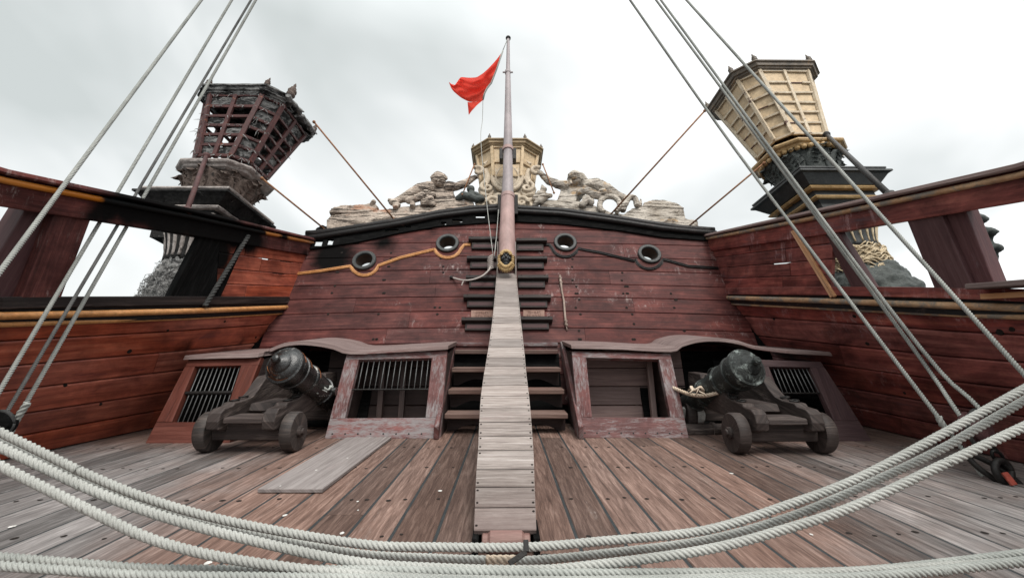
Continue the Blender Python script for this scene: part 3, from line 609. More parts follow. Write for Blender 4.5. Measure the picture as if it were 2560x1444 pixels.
for i, (z0, z1) in enumerate(zip(zr, zr[1:])):
    xl, xr = XL((z0+z1)/2), XR((z0+z1)/2); js = [xl] + [rnd(-2.6, -.8), rnd(.8, 2.6)][:1 + i % 2] + [xr]
    js = sorted(js)
    for a, b in zip(js, js[1:]):
        xs = rng(a + .002, b - .002, max(4, int((b - a) / .045)))
        run = []
        def flush():
            if len(run) > 1: mb.plank(wall, list(run), lambda x: z0 + crown(x), lambda x: min(z1 + crown(x), ZL(x) + .03), lambda x: NW, th=.05, g=.0046, b=.008, nt=6, skip=inport if z1 > 2. else None, tl=1/UW.z)
        for x in xs:
            if z0 + crown(x) + .03 < ZL(x): run.append(x)
            else: flush(); run = []
        flush()
# dark backing behind the seams
xs = rng(-4.2, 4.2, 190)
mb.grid([[wall(x, lerp(0., ZL(x) + .0, t), .07) for t in rng(0, 1, 60)] for x in xs], m=1, skip=lambda c: any((c - p).length < PR_IN + .06 for p in PORT))
for _ in range(80):     # bolt heads in upright pairs
    x = random.choice((-2.95, -2.1, -1.15, 1.2, 2.05, 2.85)) + rnd(-.05, .05); z = random.choice(zr[2:10]) + random.choice((-.055, .06))
    if z < ZL(x) - .1 and not any((wall(x, z) - p).length < .3 for p in PORT):
        mb.lathe([(.023, 0), (.018, .005)], wall(x, z, -.002), NW, 9, m=2)
mb.build('planking', [G['wall'], G['char_shade'], G['plug']], SW, aux=wburn)
for i, p in enumerate(PORT):
    mb = MB(); mb.lathe([(PR_IN, .0), (PR_IN, .035), (PR_IN+.012, .045), (PR_OUT-.012, .045), (PR_OUT, .03), (PR_OUT, -.02)], p, NW, 40, caps=False)
    rg = mb.build('porthole_ring', G['ringgrey'], SW, smooth=True, ang=35)
    mb = MB(); mb.lathe([(PR_IN+.003, .02), (PR_IN+.003, -.25)], p, NW, 40, caps=False)
    for f in range(len(mb.f)): mb.f[f] = mb.f[f][::-1]
    mb.build('porthole_lining', G['lining'], rg, smooth=True)
# moulding that swings under the portholes
def arc_px(c, r, a0, a1, n=9): return [(c[0] + r*math.cos(math.radians(lerp(a0, a1, i/n))), c[1] + r*math.sin(math.radians(lerp(a0, a1, i/n)))) for i in range(n+1)]
lm = [(735,686),(800,678),(876,666)] + arc_px((911,652), 37, 152, 20) + [(1000,645),(1082,625)] + arc_px((1119,609), 36, 155, 20) + [(1160,613),(1176,612)]
rm = [(1360,612),(1374,613)] + arc_px((1413,607), 36, 160, 25) + [(1500,632),(1585,653)] + arc_px((1623,636), 37, 158, 20) + [(1720,666),(1795,671)]
for pxl, mat in ((lm, G['gold']), (rm, G['black'])):
    mb = MB(); pts = [PW(u, v) for u, v in pxl]
    mb.tube([p + NW*.012 + UW*.014 for p in pts], .016, 8); mb.tube([p + NW*.012 - UW*.016 for p in pts], .013, 8)
    mb.sweep(pts, [(-.03, -.004), (.03, -.004), (.03, .012), (-.03, .012)], NW)
    mb.build('moulding', mat, SW, smooth=True, ang=50)
# black frieze with broken-out holes, then the two rounded rails
HOLES = [(790,602,806,616),(822,599,833,613),(965,574,997,581),(1016,566,1028,570),(1104,556,1116,563),(1131,549,1156,557),(1190,539,1212,546)]
hx = [(PW(a, c).x, PW(a, c).z, PW(b, d).x, PW(b, d).z) for a, c, b, d in HOLES]
mb = MB(); ed = sorted(set(rng(XL(3.) - .0, XR(3.) + .0, 60) + [h[0] for h in hx] + [h[2] for h in hx]))
def fr(x0, x1, lo, hi): mb.prism([wall(x0, lo(x0), -.045), wall(x1, lo(x1), -.045), wall(x1, hi(x1), -.045), wall(x0, hi(x0), -.045)], -NW*.05, r=.5, m=0, grain=(1, 0, 0))
for x0, x1 in zip(ed, ed[1:]):
    h = [q for q in hx if q[0] - 1e-6 <= x0 and x1 <= q[2] + 1e-6]
    if not h: fr(x0, x1, ZL, ZM)
    else: fr(x0, x1, ZL, lambda x: max(h[0][3], ZL(x) + .01)); fr(x0, x1, lambda x: min(h[0][1], ZM(x) - .01), ZM)
mb.build('frieze', G['char_shade'], SW)
xs = rng(XL(3.1) - .02, XR(3.1) + .02, 70)
for nm, zf, off, rr in (('rail_moulding', lambda x: lerp(ZM(x), ZT(x), .22), -.075, .055), ('top_rail', lambda x: lerp(ZM(x), ZT(x), .80), -.04, .07)):
    mb = MB(); mb.tube([wall(x, zf(x), off) for x in xs], rr, 14, ell=(1, 1)); mb.build(nm, G['black'], SW, smooth=True)
mb = MB(); mb.sweep([wall(x, ZT(x) - .05, .12) for x in xs], [(-.03, -.17), (.03, -.17), (.03, .17), (-.03, .17)], V((0, 1, .0)))
mb.build('rail_cap', G['black'], SW)
# climbing steps either side of the boarded casing
for sg, rows in ((-1, ((596,1172,1246),(644,1168,1243),(692,1166,1240),(740,1160,1238),(797,1155,1234))), (1, ((600,1290,1366),(645,1292,1367),(692,1294,1370),(741,1296,1376),(795,1300,1380)))):
    for v, ua, ub in rows:
        a, b = PW(ua, v + 8), PW(ub, v + 8); mb = MB()
        mb.sweep([lerp(a, b, k/10) for k in range(11)], [(-.042, 0), (-.042, .09), (-.03, .115), (.028, .115), (.042, .09), (.042, 0)], NW)
        for f in (.12, .88): mb.lathe([(.012, 0), (.012, .003)], lerp(a, b, f) + UW*.02 + NW*.114, NW, 8, m=1)
        st = mb.build('step', [G['dark'], G['plug']], SW, bevel=.012)
        mb = MB(); a2, b2 = PW(lerp(ua, ub, .10 if sg < 0 else .02), v + 23), PW(lerp(ua, ub, .98 if sg < 0 else .90), v + 23)
        mb.prism([a2 - UW*.062, b2 - UW*.062, b2 + UW*.09, a2 + UW*.09], NW*.05); mb.build('step_block', G['dark'], st, bevel=.006)
        mb = MB(); mb.prism([lerp(a2, b2, .07) - UW*.034 + NW*.050, lerp(a2, b2, .93) - UW*.034 + NW*.050, lerp(a2, b2, .93) + UW*.034 + NW*.050, lerp(a2, b2, .07) + UW*.034 + NW*.050], NW*.005)
        mb.build('step_panel', G['dimred'], st)
# worn plaques
for (ua, ub, va, vb), lab in (((1178,1232,776,797), 'small worn brown plaque above the lowest step left of the boarded casing'), ((1308,1361,775,795), 'small worn orange plaque above the lowest step right of the boarded casing')):
    mb = MB(); q = [PW(ua, vb), PW(ub, vb), PW(ub, va), PW(ua, va)]; mb.prism(q, NW*.012)
    for r_ in range(2):
        x = .22
        while x < .8:
            hh = rnd(.10, .15); c = lerp(lerp(q[0], q[1], x), lerp(q[3], q[2], x), .30 + .40*r_) + NW*.0135; wd = (q[1]-q[0]).normalized()
            k = rnd(.006, .010)
            mb.box(c + UW*rnd(-.02, .02), wd*rnd(.012, .03), UW*k, NW*.003, m=1); mb.box(c + wd*rnd(-.012, .012), wd*k, UW*rnd(.03, .055), NW*.0035, m=1); x += rnd(.055, .08)
    tag(mb.build('plaque', [G['plaque'], G['plaquemark']], bevel=.002), lab, 'plaque', 'worn plaques on the stern wall')
# hanging lashing on the right of the wall
a, b = PW(1400, 690, -.04), PW(1416, 815, -.05); mb = MB()
mb.tube([a + UW*.02, lerp(a, b, .12), lerp(a, b, .3), lerp(a, b, .5) + V((.012, 0, 0)), lerp(a, b, .8), b], [.012, .022, .015, .016, .017, .022], 9)
for f in (.04, .13, .9, .97): mb.tube([lerp(a, b, f) + V((math.cos(t)*.022, math.sin(t)*.022, .01*math.sin(t*2))) for t in rng(0, 2*PI, 14)], .008, 6)
mb.sphere(a, .022, 6); mb.tube([b, b + V((.01, 0, -.07))], .009, 6)
tag(mb.build('hanging_lashing', ropemat('weathered_line', (.26,.19,.16), (.46,.37,.32)), smooth=True), 'short pale rope lashing hanging on the red wall right of the steps', 'rope')
# halyard hitch and slack line
mb = MB(); c = PW(1226, 655, -.20)
for k in range(8):
    z = (k - 4) * .032; mb.tube([c + V((math.cos(t)*rnd(.035, .05), math.sin(t)*.045, z + .03*math.cos(t))) for t in rng(0, 2*PI, 12)], .014, 6)
mb.tube(smooth_path([c - UW*.10, PW(1222, 675, -.22), PW(1205, 690, -.24), PW(1180, 699, -.24), PW(1155, 700, -.18), PW(1132, 694, -.02)]), [.015]*31, 8)
mb.tube(smooth_path([PW(1160, 700, -.19), PW(1157, 706, -.19), PW(1154, 714, -.18)]), .012, 6); mb.sphere(PW(1128, 693, -.03), .03, 6, m=1)
tag(mb.build('coiled_halyard_end', [ropemat('halyard_line', (.36,.31,.29), (.52,.47,.44)), G['iron']], smooth=True), 'grey white rope hitch beside the gilded mask with a slack end drooping left', 'rope')
# ------------------------------------------------------------------ deck lockers with gun bays
def locker(sg):
    left = sg < 0
    fl = lambda u, v: PP(u, v, 5.5, KW); fb = lambda u, v: PP(u, v, 5.28, KW)
    NF = -NW   # into the locker
    root = thing('deck_locker', 'worn red deck locker with barred cupboards and an arched gun bay, left of the stairs' if left else 'worn red deck locker with open cupboard and an arched gun bay, right of the stairs', 'locker', (sg*2.5, 6, 0), 'deck lockers along the stern')
    D = .085
    def frame(name, f, O, I, mat, nails=False):
        # O, I: px corners TL TR BR BL of outer and inner rectangle
        o = [f(*p) for p in O]; i = [f(*p) for p in I]; mb = MB()
        tl = lerp(o[0], o[1], 0); 
        # head and sill run through, jambs butt between them
        def cut(p, q, y): # point on p-q at the height of y
            t = (y.z - p.z) / (q.z - p.z); return lerp(p, q, t)
        hl, hr = cut(o[0], o[3], i[0]), cut(o[1], o[2], i[1]); sl, sr = cut(o[0], o[3], i[3]), cut(o[1], o[2], i[2])
        mb.prism([hl, hr, o[1], o[0]], NF*D, grain=o[1]-o[0]); mb.prism([o[3], o[2], sr, sl], NF*(D) , grain=o[1]-o[0])
        e = NW*.003
        mb.prism([sl+e, i[3]+e, i[0]+e, hl+e], NF*D, grain=o[0]-o[3]); mb.prism([i[2]+e, sr+e, hr+e, i[1]+e], NF*D, grain=o[0]-o[3])
        mb_n = 9 if name == 'cupboard_frame' else 0
        for k in range(mb_n):
            c = lerp(o[3], o[2], (k + .5)/mb_n) + (sl - o[3])*.22; mb.lathe([(.012, 0), (.010, .004)], c, NW, 8, m=1)
        ob = mb.build(name, [mat, G['iron']], root, bevel=.007); return ob, i
    def bars(fr, f, tops, v0f, v1f, n, thick, name='grating', mat=None, cross=None):
        mb = MB()
        for k in range(n):
            t = (k + .7) / (n + .4); p = f(*v0f(t)) + NF*.04; q = f(*v1f(t)) + NF*.04; mb.tube([p, q], thick, 6)
        ob = mb.build(name, mat or G['bargrey'], fr, smooth=True)
        if cross:
            mb = MB(); mb.tube([f(*cross[0]) + NF*.03, f(*cross[1]) + NF*.03], cross[2], 8); mb.build('crossbar', G['iron'], fr)
        return ob
    L2 = lambda a, b: (lambda t: (lerp(a[0], b[0], t), lerp(a[1], b[1], t)))
    if left:
        fr, i = frame('cupboard_frame', fl, [(868,881),(1118,876),(1100,1095),(812,1095)], [(897,899),(1080,893),(1064,1043),(862,1045)], G['locker'])
        bars(fr, fl, None, L2((897,899),(1080,893)), L2((882,971),(1072,970)), 13, .006, cross=((870,971),(1078,970),.010))
        fb_, i2 = frame('side_cupboard_frame', fb, [(474,893),(654,890),(572,1109),(362,1109)], [(487,916),(603,912),(556,1054),(430,1054)], wood('warm_frame', [(.05,.014,.010), (.110,.032,.022), (.19,.070,.052)], wear=(.14,.085,.078), wlo=.56, whi=.72, grain=(1.4, 24), var=.3))
        bars(fb_, fb, None, L2((489,916),(603,912)), L2((430,1054),(556,1054)), 10, .006, cross=((452,980),(584,978),.022))
        top = [(468,892),(490,891),(560,889),(652,886),(680,876),(715,862),(755,857),(800,860),(840,868),(882,880),(1000,875),(1122,868)]
        cab_in = (862, 1064); xb = [(872,1000),(655,900)]
    else:
        fr, i = frame('cupboard_frame', fl, [(1430,879),(1676,884),(1722,1094),(1448,1093)], [(1465,892),(1647,898),(1677,1043),(1480,1042)], G['locker'])
        fb_, i2 = frame('side_cupboard_frame', fb, [(1900,898),(2052,903),(2185,1109),(1965,1109)], [(1922,916),(2025,918),(2085,1051),(1975,1051)], wood('dark_frame', [(.03,.017,.018), (.065,.037,.038), (.13,.085,.085)], wear=(.2,.16,.155), wlo=.6, whi=.74, grain=(1.4, 24), var=.3))
        bars(fb_, fb, None, L2((1930,917),(2027,918)), L2((1954,979),(2060,979)), 9, .006, cross=((1946,980),(2062,980),.010))
        mb = MB(); mb.tube([fb(2030,919) + NF*.02, fb(2092,1050) + NF*.02], .009, 6); mb.build('grating_rod', G['bargrey'], fb_)
        top = [(1426,866),(1550,869),(1672,875),(1700,862),(1740,851),(1790,849),(1840,856),(1880,868),(1960,877),(2052,882),(2072,884)]
    # top board following the arch
    mb = MB(); tp = [fl(*p) + NW*.06 for p in top]; tp = tp[:]
    if left: tp = [fb(*p) + NW*.05 if p[0] < 660 else q for p, q in zip(top, tp)]
    else: tp = [fb(*p) + NW*.05 if p[0] > 1890 else q for p, q in zip(top, tp)]
    tp = smooth_path(tp, 3); mid = sum((p.z for p in tp)) / len(tp)
    bk = [V((p.x, 7.05 + KW*(p.z + .07 - 1.1), p.z + .07)) for p in tp]
    rows = [[q, p, p - UW*.062, q - V((0, 0, .062))] for p, q in zip(tp, bk)]
    mb.grid(rows, True, m=0); n0 = len(mb.v) - len(rows)*4; mb.face([n0+3, n0+2, n0+1, n0]); n1 = n0 + (len(rows)-1)*4; mb.face([n1, n1+1, n1+2, n1+3])
    for f in range(len(mb.uv)): mb.uv[f] = [(a, b*1.) for a, b in mb.uv[f]]
    mb.build('top_board', G['ledge'], root, bevel=.01)
    # inside: partitions, back boards, ceiling of the bay
    def part(f, p0, p1, name):
        a, b = f(*p0), f(*p1); a = V((a.x, a.y, a.z)); m_ = MB(); dx = V((sg*.0, 1.25, .1))
        m_.prism([a + NF*.09, b + NF*.09, b + NF*.09 + dx, a + NF*.09 + V((0, .75, .1))], V((.03, 0, 0)), grain=(0, 1, 0)); return m_.build(name, G['inner'], root)
    if left:
        part(fl, (880,890), (822,1096), 'partition'); part(fl, (1112,880), (1094,1096), 'partition'); part(fb, (648,890), (566,1110), 'partition')
        x0, x1, xa = -2.62, -.86, -1.75
    else:
        part(fl, (1434,884), (1452,1094), 'partition'); part(fl, (1668,888), (1712,1094), 'partition'); part(fb, (1906,890), (1972,1110), 'partition')
        x0, x1, xa = .92, 2.62, 2.05
    mb = MB()
    for k in range(4):
        z0, z1 = k*.26, k*.26 + .26
        mb.plank(lambda s, t: V((s, 6.42 + .25*t, t)), rng(x0, x1, 4), lambda s: z0, lambda s: z1, lambda s: V((0, -1, .2)), th=.03, g=.005)
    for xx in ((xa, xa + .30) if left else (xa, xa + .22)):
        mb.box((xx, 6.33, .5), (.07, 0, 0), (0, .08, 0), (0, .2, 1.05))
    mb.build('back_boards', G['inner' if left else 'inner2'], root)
    mb = MB(); mb.box((sg*3.7, 6.2, .45), (1.5, 0, 0), (0, .03, 0), (0, .3, .9)); mb.build('cupboard_shade_back', G['char_shade'], root)  # black back stands in for the shade inside the side cupboard
    mb = MB(); mb.box((sg*2.75, 6.56, .50), (1.6, 0, 0), (0, .03, 0), (0, .52, 1.05)); mb.build('bay_shade_back', G['char_shade'], root)  # black sheet added as painted shade behind the gun
    return root
locker(-1); locker(1)

# ------------------------------------------------------------------ stairs
ST = thing('staircase', 'worn wooden stair of open treads rising behind the boarded casing', 'stairs', (0, 5.6, 0))
for sg, (a, b) in ((-1, ((1097, 1097), (1141, 864))), (1, ((1446, 1096), (1401, 864)))):
    p0 = PZ(*a); mb = MB(); x = p0.x
    mb.prism([V((x, 5.42, 0)), V((x, 5.72, 0)), V((x*.99, 7.2, 1.05)), V((x*.985, 7.2, 1.2)), V((x*.985, 6.95, 1.16)), V((x*.99, 5.38, .16))], V((sg*.06, 0, 0)), grain=(0, 1, .7))
    mb.build('stringer', G['locker'], ST, bevel=.012)
for k, (y, z) in enumerate(((5.72, .26), (6.03, .53), (6.36, .80), (6.72, 1.05))):
    mb = MB(); mb.box((0, y + .15, z - .035), (1.56, 0, 0), (0, .32, 0), (0, 0, .065)); mb.build('tread', G['stair'], ST, bevel=.012)
    mb = MB(); yb = y + .27; zb = z - .27
    for sg in (-1, 1):
        pts = [V((sg*.78, yb, zb)), V((sg*.78, yb, z - .07)), V((sg*.10, yb, z - .07)), V((sg*.10, yb, zb))] + [V((sg*lerp(.18, .70, i/8), yb, zb + .09*math.sin(PI*i/8))) for i in range(9)]
        mb.prism(pts, (0, .02, 0), grain=(1, 0, 0))
    mb.build('riser', G['inner'], ST)
mb = MB(); mb.box((0, 7.02, 1.13), (1.62, 0, 0), (0, .1, 0), (0, 0, .06)); mb.build('head_beam', G['locker'], ST, bevel=.008)
mb = MB(); mb.box((0, 6.63, .5), (1.62, 0, 0), (0, .03, 0), (0, .50, .98)); mb.build('back_board', G['char_shade'], ST)

# ------------------------------------------------------------------ boarded casing over the flagstaff foot
CK = 1 / .442; CY0 = 2.53
fc = lambda u, v: PP(u, v, CY0, CK, .11)
LE = [(1325,1185),(1250,1188),(1190,1190),(1130,1195),(1060,1198),(1000,1201),(975,1204),(934,1210),(900,1216),(850,1224),(800,1231),(750,1236),(690,1241),(664,1243)]
RE = [(1325,1341),(1250,1338),(1190,1336),(1130,1334),(1060,1329),(1000,1324),(975,1321),(934,1316),(900,1313),(850,1308),(800,1302),(750,1297),(690,1291),(664,1289)]
CS = thing('boarded_casing', 'long sloping casing of bleached cross boards rising from the deck to the mask', 'casing', fc(1263, 1325))
le = sorted((fc(u, v).y, fc(u, v).x) for v, u in LE); re = sorted((fc(u, v).y, fc(u, v).x) for v, u in RE)
y0, y1 = le[0][0], le[-1][0]; CN = V((0, -1, CK)).normalized(); CSL = V((0, CK, 1)).normalized()
cp = lambda x, y: V((x, y, .11 + .442*(y - CY0)))
ys = [y0]
while ys[-1] < y1 - .12: ys.append(ys[-1] + (rnd(.135, .185) if ys[-1] < 4.0 else rnd(.16, .24)))
ys[-1] = y1; mb = MB()
for a, b in zip(ys, ys[1:]):
    mb.plank(lambda s, t: cp(lerp(interp(le, t), interp(re, t), s), t), [0, .25, .5, .75, 1], lambda s: a, lambda s: b, lambda s: CN, th=.03, g=.0035, b=.006)
    for s in (.035, .965):
        for f in (.2, .8):
            if rnd() < .8:
                y = lerp(a, b, f); mb.lathe([(.008, 0), (.006, .002)], cp(lerp(interp(le, y), interp(re, y), s), y) + CN*.001, CN, 7, m=1)
mb.build('cross_boards', [G['casing'], G['plug']], CS, aux=lambda p: sstep(3.1, 2.5, p.y)*.75 + sstep(6.6, 7.5, p.y)*.4)
for e, sg in ((le, -1), (re, 1)):
    mb = MB(); yy = rng(y0, y1, 24)
    mb.grid([[cp(interp(e, y) - sg*.004, y) - CN*.028, cp(interp(e, y) - sg*.004, y) - CN*.24, cp(interp(e, y) - sg*.05, y) - CN*.24, cp(interp(e, y) - sg*.05, y) - CN*.028] for y in yy], True)
    mb.build('side_board', G['casing'] if sg > 5 else G['dark'], CS)
mb = MB()
for x in (-.165, .165): mb.box((x, 2.62, .045), (.035, 0, 0), (0, .26, 0), (0, 0, .088), m=0)
mb.box((0, 2.76, .05), (.30, 0, 0), (0, .02, 0), (0, 0, .09), m=0)
mb.build('foot_block', G['char_shade'], CS, bevel=.006)
mb = MB(); mb.lathe([(.04, -.13), (.045, -.125), (.045, -.10), (.062, -.085), (.062, .085), (.045, .10), (.045, .125), (.04, .13)], (0, 2.55, .05), (1, 0, 0), 18)
mb.build('roller', wood('roller_wood', [(.10,.05,.045), (.19,.105,.092), (.29,.19,.165)], grain=(2, 14)), CS, smooth=True, ang=40)
for x in (-.20, .205):
    mb = MB(); mb.box((x, 2.40, .02), (.05, 0, 0), (0, .05, 0), (0, 0, .045)); mb.build('foot_bracket', G['iron'], CS, bevel=.004)

# ------------------------------------------------------------------ flagstaff, flag, mask
FS = thing('flagstaff', 'tall pink-grey flagstaff raking aft above the boarded casing', 'flagstaff', cp(0, 7.5))
PK = .404; fp = lambda u, v: PP(u, v, 7.5, PK, 2.4)
PA = [(645,1267,43),(560,1268,37),(492,1269,33)]; PB = [(492,1269,31),(435,1269.5,25),(350,1270,22),(280,1270,17.5),(200,1270,13.5),(182,1270,12.2),(181.9,1270,10.5),(98,1270.5,7.5)]
def staff(L, nm, mat):
    mb = MB(); pts = [fp(u, v) for v, u, w_ in L]; R = [w_ / 2 / F * (p - CAM).dot(FWD) for (v, u, w_), p in zip(L, pts)]
    mb.tube(pts, R, 20); return mb.build(nm, mat, FS, smooth=True, ang=50)
staff(PA, 'lower_pole', G['polelow']); staff(PB, 'upper_pole', G['pole'])
AXP = (fp(1270, 98) - fp(1267, 645)).normalized()
mb = MB(); mb.lathe([(.03, 0), (.06, .02), (.065, .06), (.045, .10), (.02, .115)], fp(1270.5, 99), AXP, 14); mb.build('truck', G['dark'], FS, smooth=True)
for v, rr, mat in ((492, .135, 'polelow'), (374, .115, 'polelow'), (181, .068, 'pole')):
    c = fp(1269.5, v); mb = MB(); mb.lathe([(rr*.93, -.045), (rr, -.04), (rr, .04), (rr*.93, .045)], c, AXP, 20); bd = mb.build('iron_band', G[mat], FS, smooth=True, ang=40)
    if v > 200:
        for sg in (-1, 1):
            mb = MB(); mb.box(c + V((sg*(rr + .02), .10, -.10 if v < 400 else -.16)), (.075, 0, 0), (0, .30, 0), (0, .06, .26 if v < 400 else .40))
            mb.build('bracket', G['iron'], bd, bevel=.008)
    else:
        mb = MB(); mb.box(c, (.24, 0, 0), (0, .03, 0), (0, 0, .025)); mb.build('cleat', G['pole'], bd)
for sg in (-1, 1):
    mb = MB(); mb.prism([V((sg*.15, 7.48, 2.2)), V((sg*.15, 7.75, 2.35)), V((sg*.145, 8.02, 2.98)), V((sg*.145, 7.80, 2.98))], V((sg*.025, 0, 0)), grain=(0, .4, 1)); mb.build('foot_cheek', G['casing'], FS, bevel=.005)

mk = thing('carved_mask', 'gilded carved mask with a bearded black face at the head of the casing', 'mask', fp(1265, 655))
MC = PP(1265, 652, 7.36, PK, 2.4); MU = V((0, PK, 1)).normalized(); MN = V((0, -1, PK)).normalized(); MX = V((1, 0, 0))
mp = lambda x, y, z=0.: MC + MX*x + MU*y + MN*z
fr3 = (MX, MN, MU)
mb = MB(); mb.sphere(mp(0, .015), .125, 12, sc3=(.80, .72, 1.22), frame=fr3); mb.sphere(mp(0, -.085, .035), .080, 10, sc3=(.85, .8, 1.), frame=fr3)
mb.tube([mp(0, .075, .085), mp(0, .03, .130), mp(0, .0, .140), mp(0, -.012, .115)], [.014, .020, .027, .020], 8)
for sg in (-1, 1):
    mb.tube([mp(sg*.012, .075, .092), mp(sg*.045, .088, .098), mp(sg*.085, .070, .065)], [.014, .018, .012], 8); mb.sphere(mp(sg*.046, .050, .078), .017, 6, frame=fr3, sc3=(1.4, .7, .7)); mb.sphere(mp(sg*.058, .0, .072), .034, 7, frame=fr3)
    mb.tube([mp(0, -.040, .112), mp(sg*.030, -.048, .102), mp(sg*.060, -.085, .07)], [.012, .014, .010], 7)
mb.tube([mp(-.032, -.066, .10), mp(0, -.062, .108), mp(.032, -.066, .10)], .010, 7)
sculpt(mb.build('face', G['maskblack'], mk), .007, 1)
mb = MB()
def lock(a, r0, r1, w_, z0, curl=0.):       # one tapering lock of hair, leaf or beard
    pts = []
    for t in rng(0, 1, 7):
        aa = a + curl*t*t; r_ = lerp(r0, r1, t); pts.append(mp(math.cos(aa)*r_*.74, math.sin(aa)*r_*1.12, z0 + .035*math.sin(PI*(.2 + .7*t))))
    mb.tube(pts, [w_*.7, w_, w_*1.05, w_, w_*.85, w_*.65, w_*.4, w_*.15], 7)
for k in range(9): a = PI*(.17 + .66*k/8); lock(a, .115, .178, .022, .045, .5*(1 if k < 4.5 else -1)); 
for k in range(8): a = PI*(.20 + .60*k/7); lock(a, .10, .15, .020, .070, .4*(-1 if k < 3.5 else 1))
for sg in (0, 1):
    for k in range(4): a = PI*sg + (1 if sg else -1)*(-.42 + .24*k); lock(a, .13, .205, .020, .02, .3*(1 if sg else -1)*(.5 - k*.3))
for k in range(13): a = PI*(1.16 + .68*k/12); lock(a, .14, .235, .022, .020)
for k in range(10): a = PI*(1.20 + .60*k/9); lock(a, .125, .19, .022, .050); mb.sphere(mp(math.cos(a)*.15, math.sin(a)*.225, .035), .020, 6, frame=fr3)
mb.lathe([(.150, -.05), (.150, .005)], mp(0, 0), MN, 24, X=MX, mod=lambda a, h: .76 + .30*abs(math.sin(a))**2)
mb.build('gilded_mane', G['maskgold'], mk, smooth=True)
fl = thing('red_flag', 'torn bright red flag streaming left from its halyard near the staff top', 'flag', fp(1256, 128)); FY = fp(1270, 150).y
q = lambda x, y, d=0.: PY(1060 + x*.2632, 60 + y*.2632, FY + d - (1 - (y/900)) * .0)
UP_ = [(748,258),(700,325),(660,372),(610,425),(560,470),(500,508),(430,512),(350,504),(325,535),(298,582),(262,572),(236,552)]
LO_ = [(560,720),(510,735),(470,742),(430,741),(390,722),(350,700),(315,672),(285,645),(268,625),(256,605),(246,580),(238,558)]
def at(L, t): f = t * (len(L) - 1); i = min(len(L) - 2, int(f)); return tuple(lerp(L[i][k], L[i+1][k], f - i) for k in (0, 1))
hoist = [(748,258),(690,430),(640,560),(600,610),(575,660),(560,720)]
mb = MB(); rows = []; NI, NJ = 34, 22
for i in range(NI + 1):
    t = i / NI; a, b = at(UP_, t), at(LO_, t); row = []
    for j in range(NJ + 1):
        s = j / NJ; x, y = lerp(a[0], b[0], s), lerp(a[1], b[1], s)
        if t < .35:
            h = at(hoist, s); k = (1 - t/.35)**1.5; lx, ly = lerp(UP_[0][0], LO_[0][0], s), lerp(UP_[0][1], LO_[0][1], s); x += (h[0] - lx) * k; y += (h[1] - ly) * k
        d = .13*math.sin(7*s + 6*t) * min(1, t*3) + .15*math.sin(3.4*s*(1 + t) - 9*t) + .07*math.sin(15*s*(1.2 - t) + 3)*(1 - .5*t) + .03*math.sin(23*s + 13*t) + .25*t
        row.append(q(x, y, d))
    rows.append(row)
mb.grid(rows, False)
rows = []
for i in range(15):
    t = i / 14; a = at([(562,716),(500,738),(440,745),(413,742)], t); b = at([(562,722),(500,775),(452,828),(425,866)], t); a = lerp(a[0], lerp(a[0], 413, 1), 0), a[1]
    rows.append([q(lerp(a[0], b[0], s/8), lerp(a[1], b[1], s/8), -.06 + .07*math.sin(5*t + 2.5*s/8) ) for s in range(9)])
mb.grid(rows, False); ob = mb.build('flag_cloth', G['flag'], fl, smooth=True)
mb = MB(); mb.tube([q(x, y, .0) for x, y in hoist], .022, 6); mb.build('hoist_band', G['rope2'], fl, smooth=True)
mb = MB()
mb.tube([fp(1268, 103) - V((0, .06, 0)), q(785, 165), q(746, 260)], .009, 6)
mb.tube(smooth_path([q(560, 720), PY(1206, 300, 9.6), PY(1202, 350, 9.2), PY(1216, 500, 8.15), PY(1233, 640, 7.55)]), .007, 6)
mb.tube(smooth_path([PY(1247, 515, 8.1), PY(1242, 580, 7.8), PY(1236, 640, 7.55)]), .008, 6)
tag(mb.build('flag_halyard', G['rope'], smooth=True), 'thin white flag halyard running down beside the flagstaff', 'rope')

# loose board on the deck
mb = MB(); mb.prism([PZ(643, 1231, .005), PZ(806, 1231, .005), PZ(979, 1097, .005), PZ(866, 1098, .005)], (0, 0, .028), grain=PZ(979, 1097, 0) - PZ(806, 1231, 0))
tag(mb.build('loose_board', G['loose'], bevel=.004), 'flat bleached loose board lying on the deck before the left cupboard', 'board')

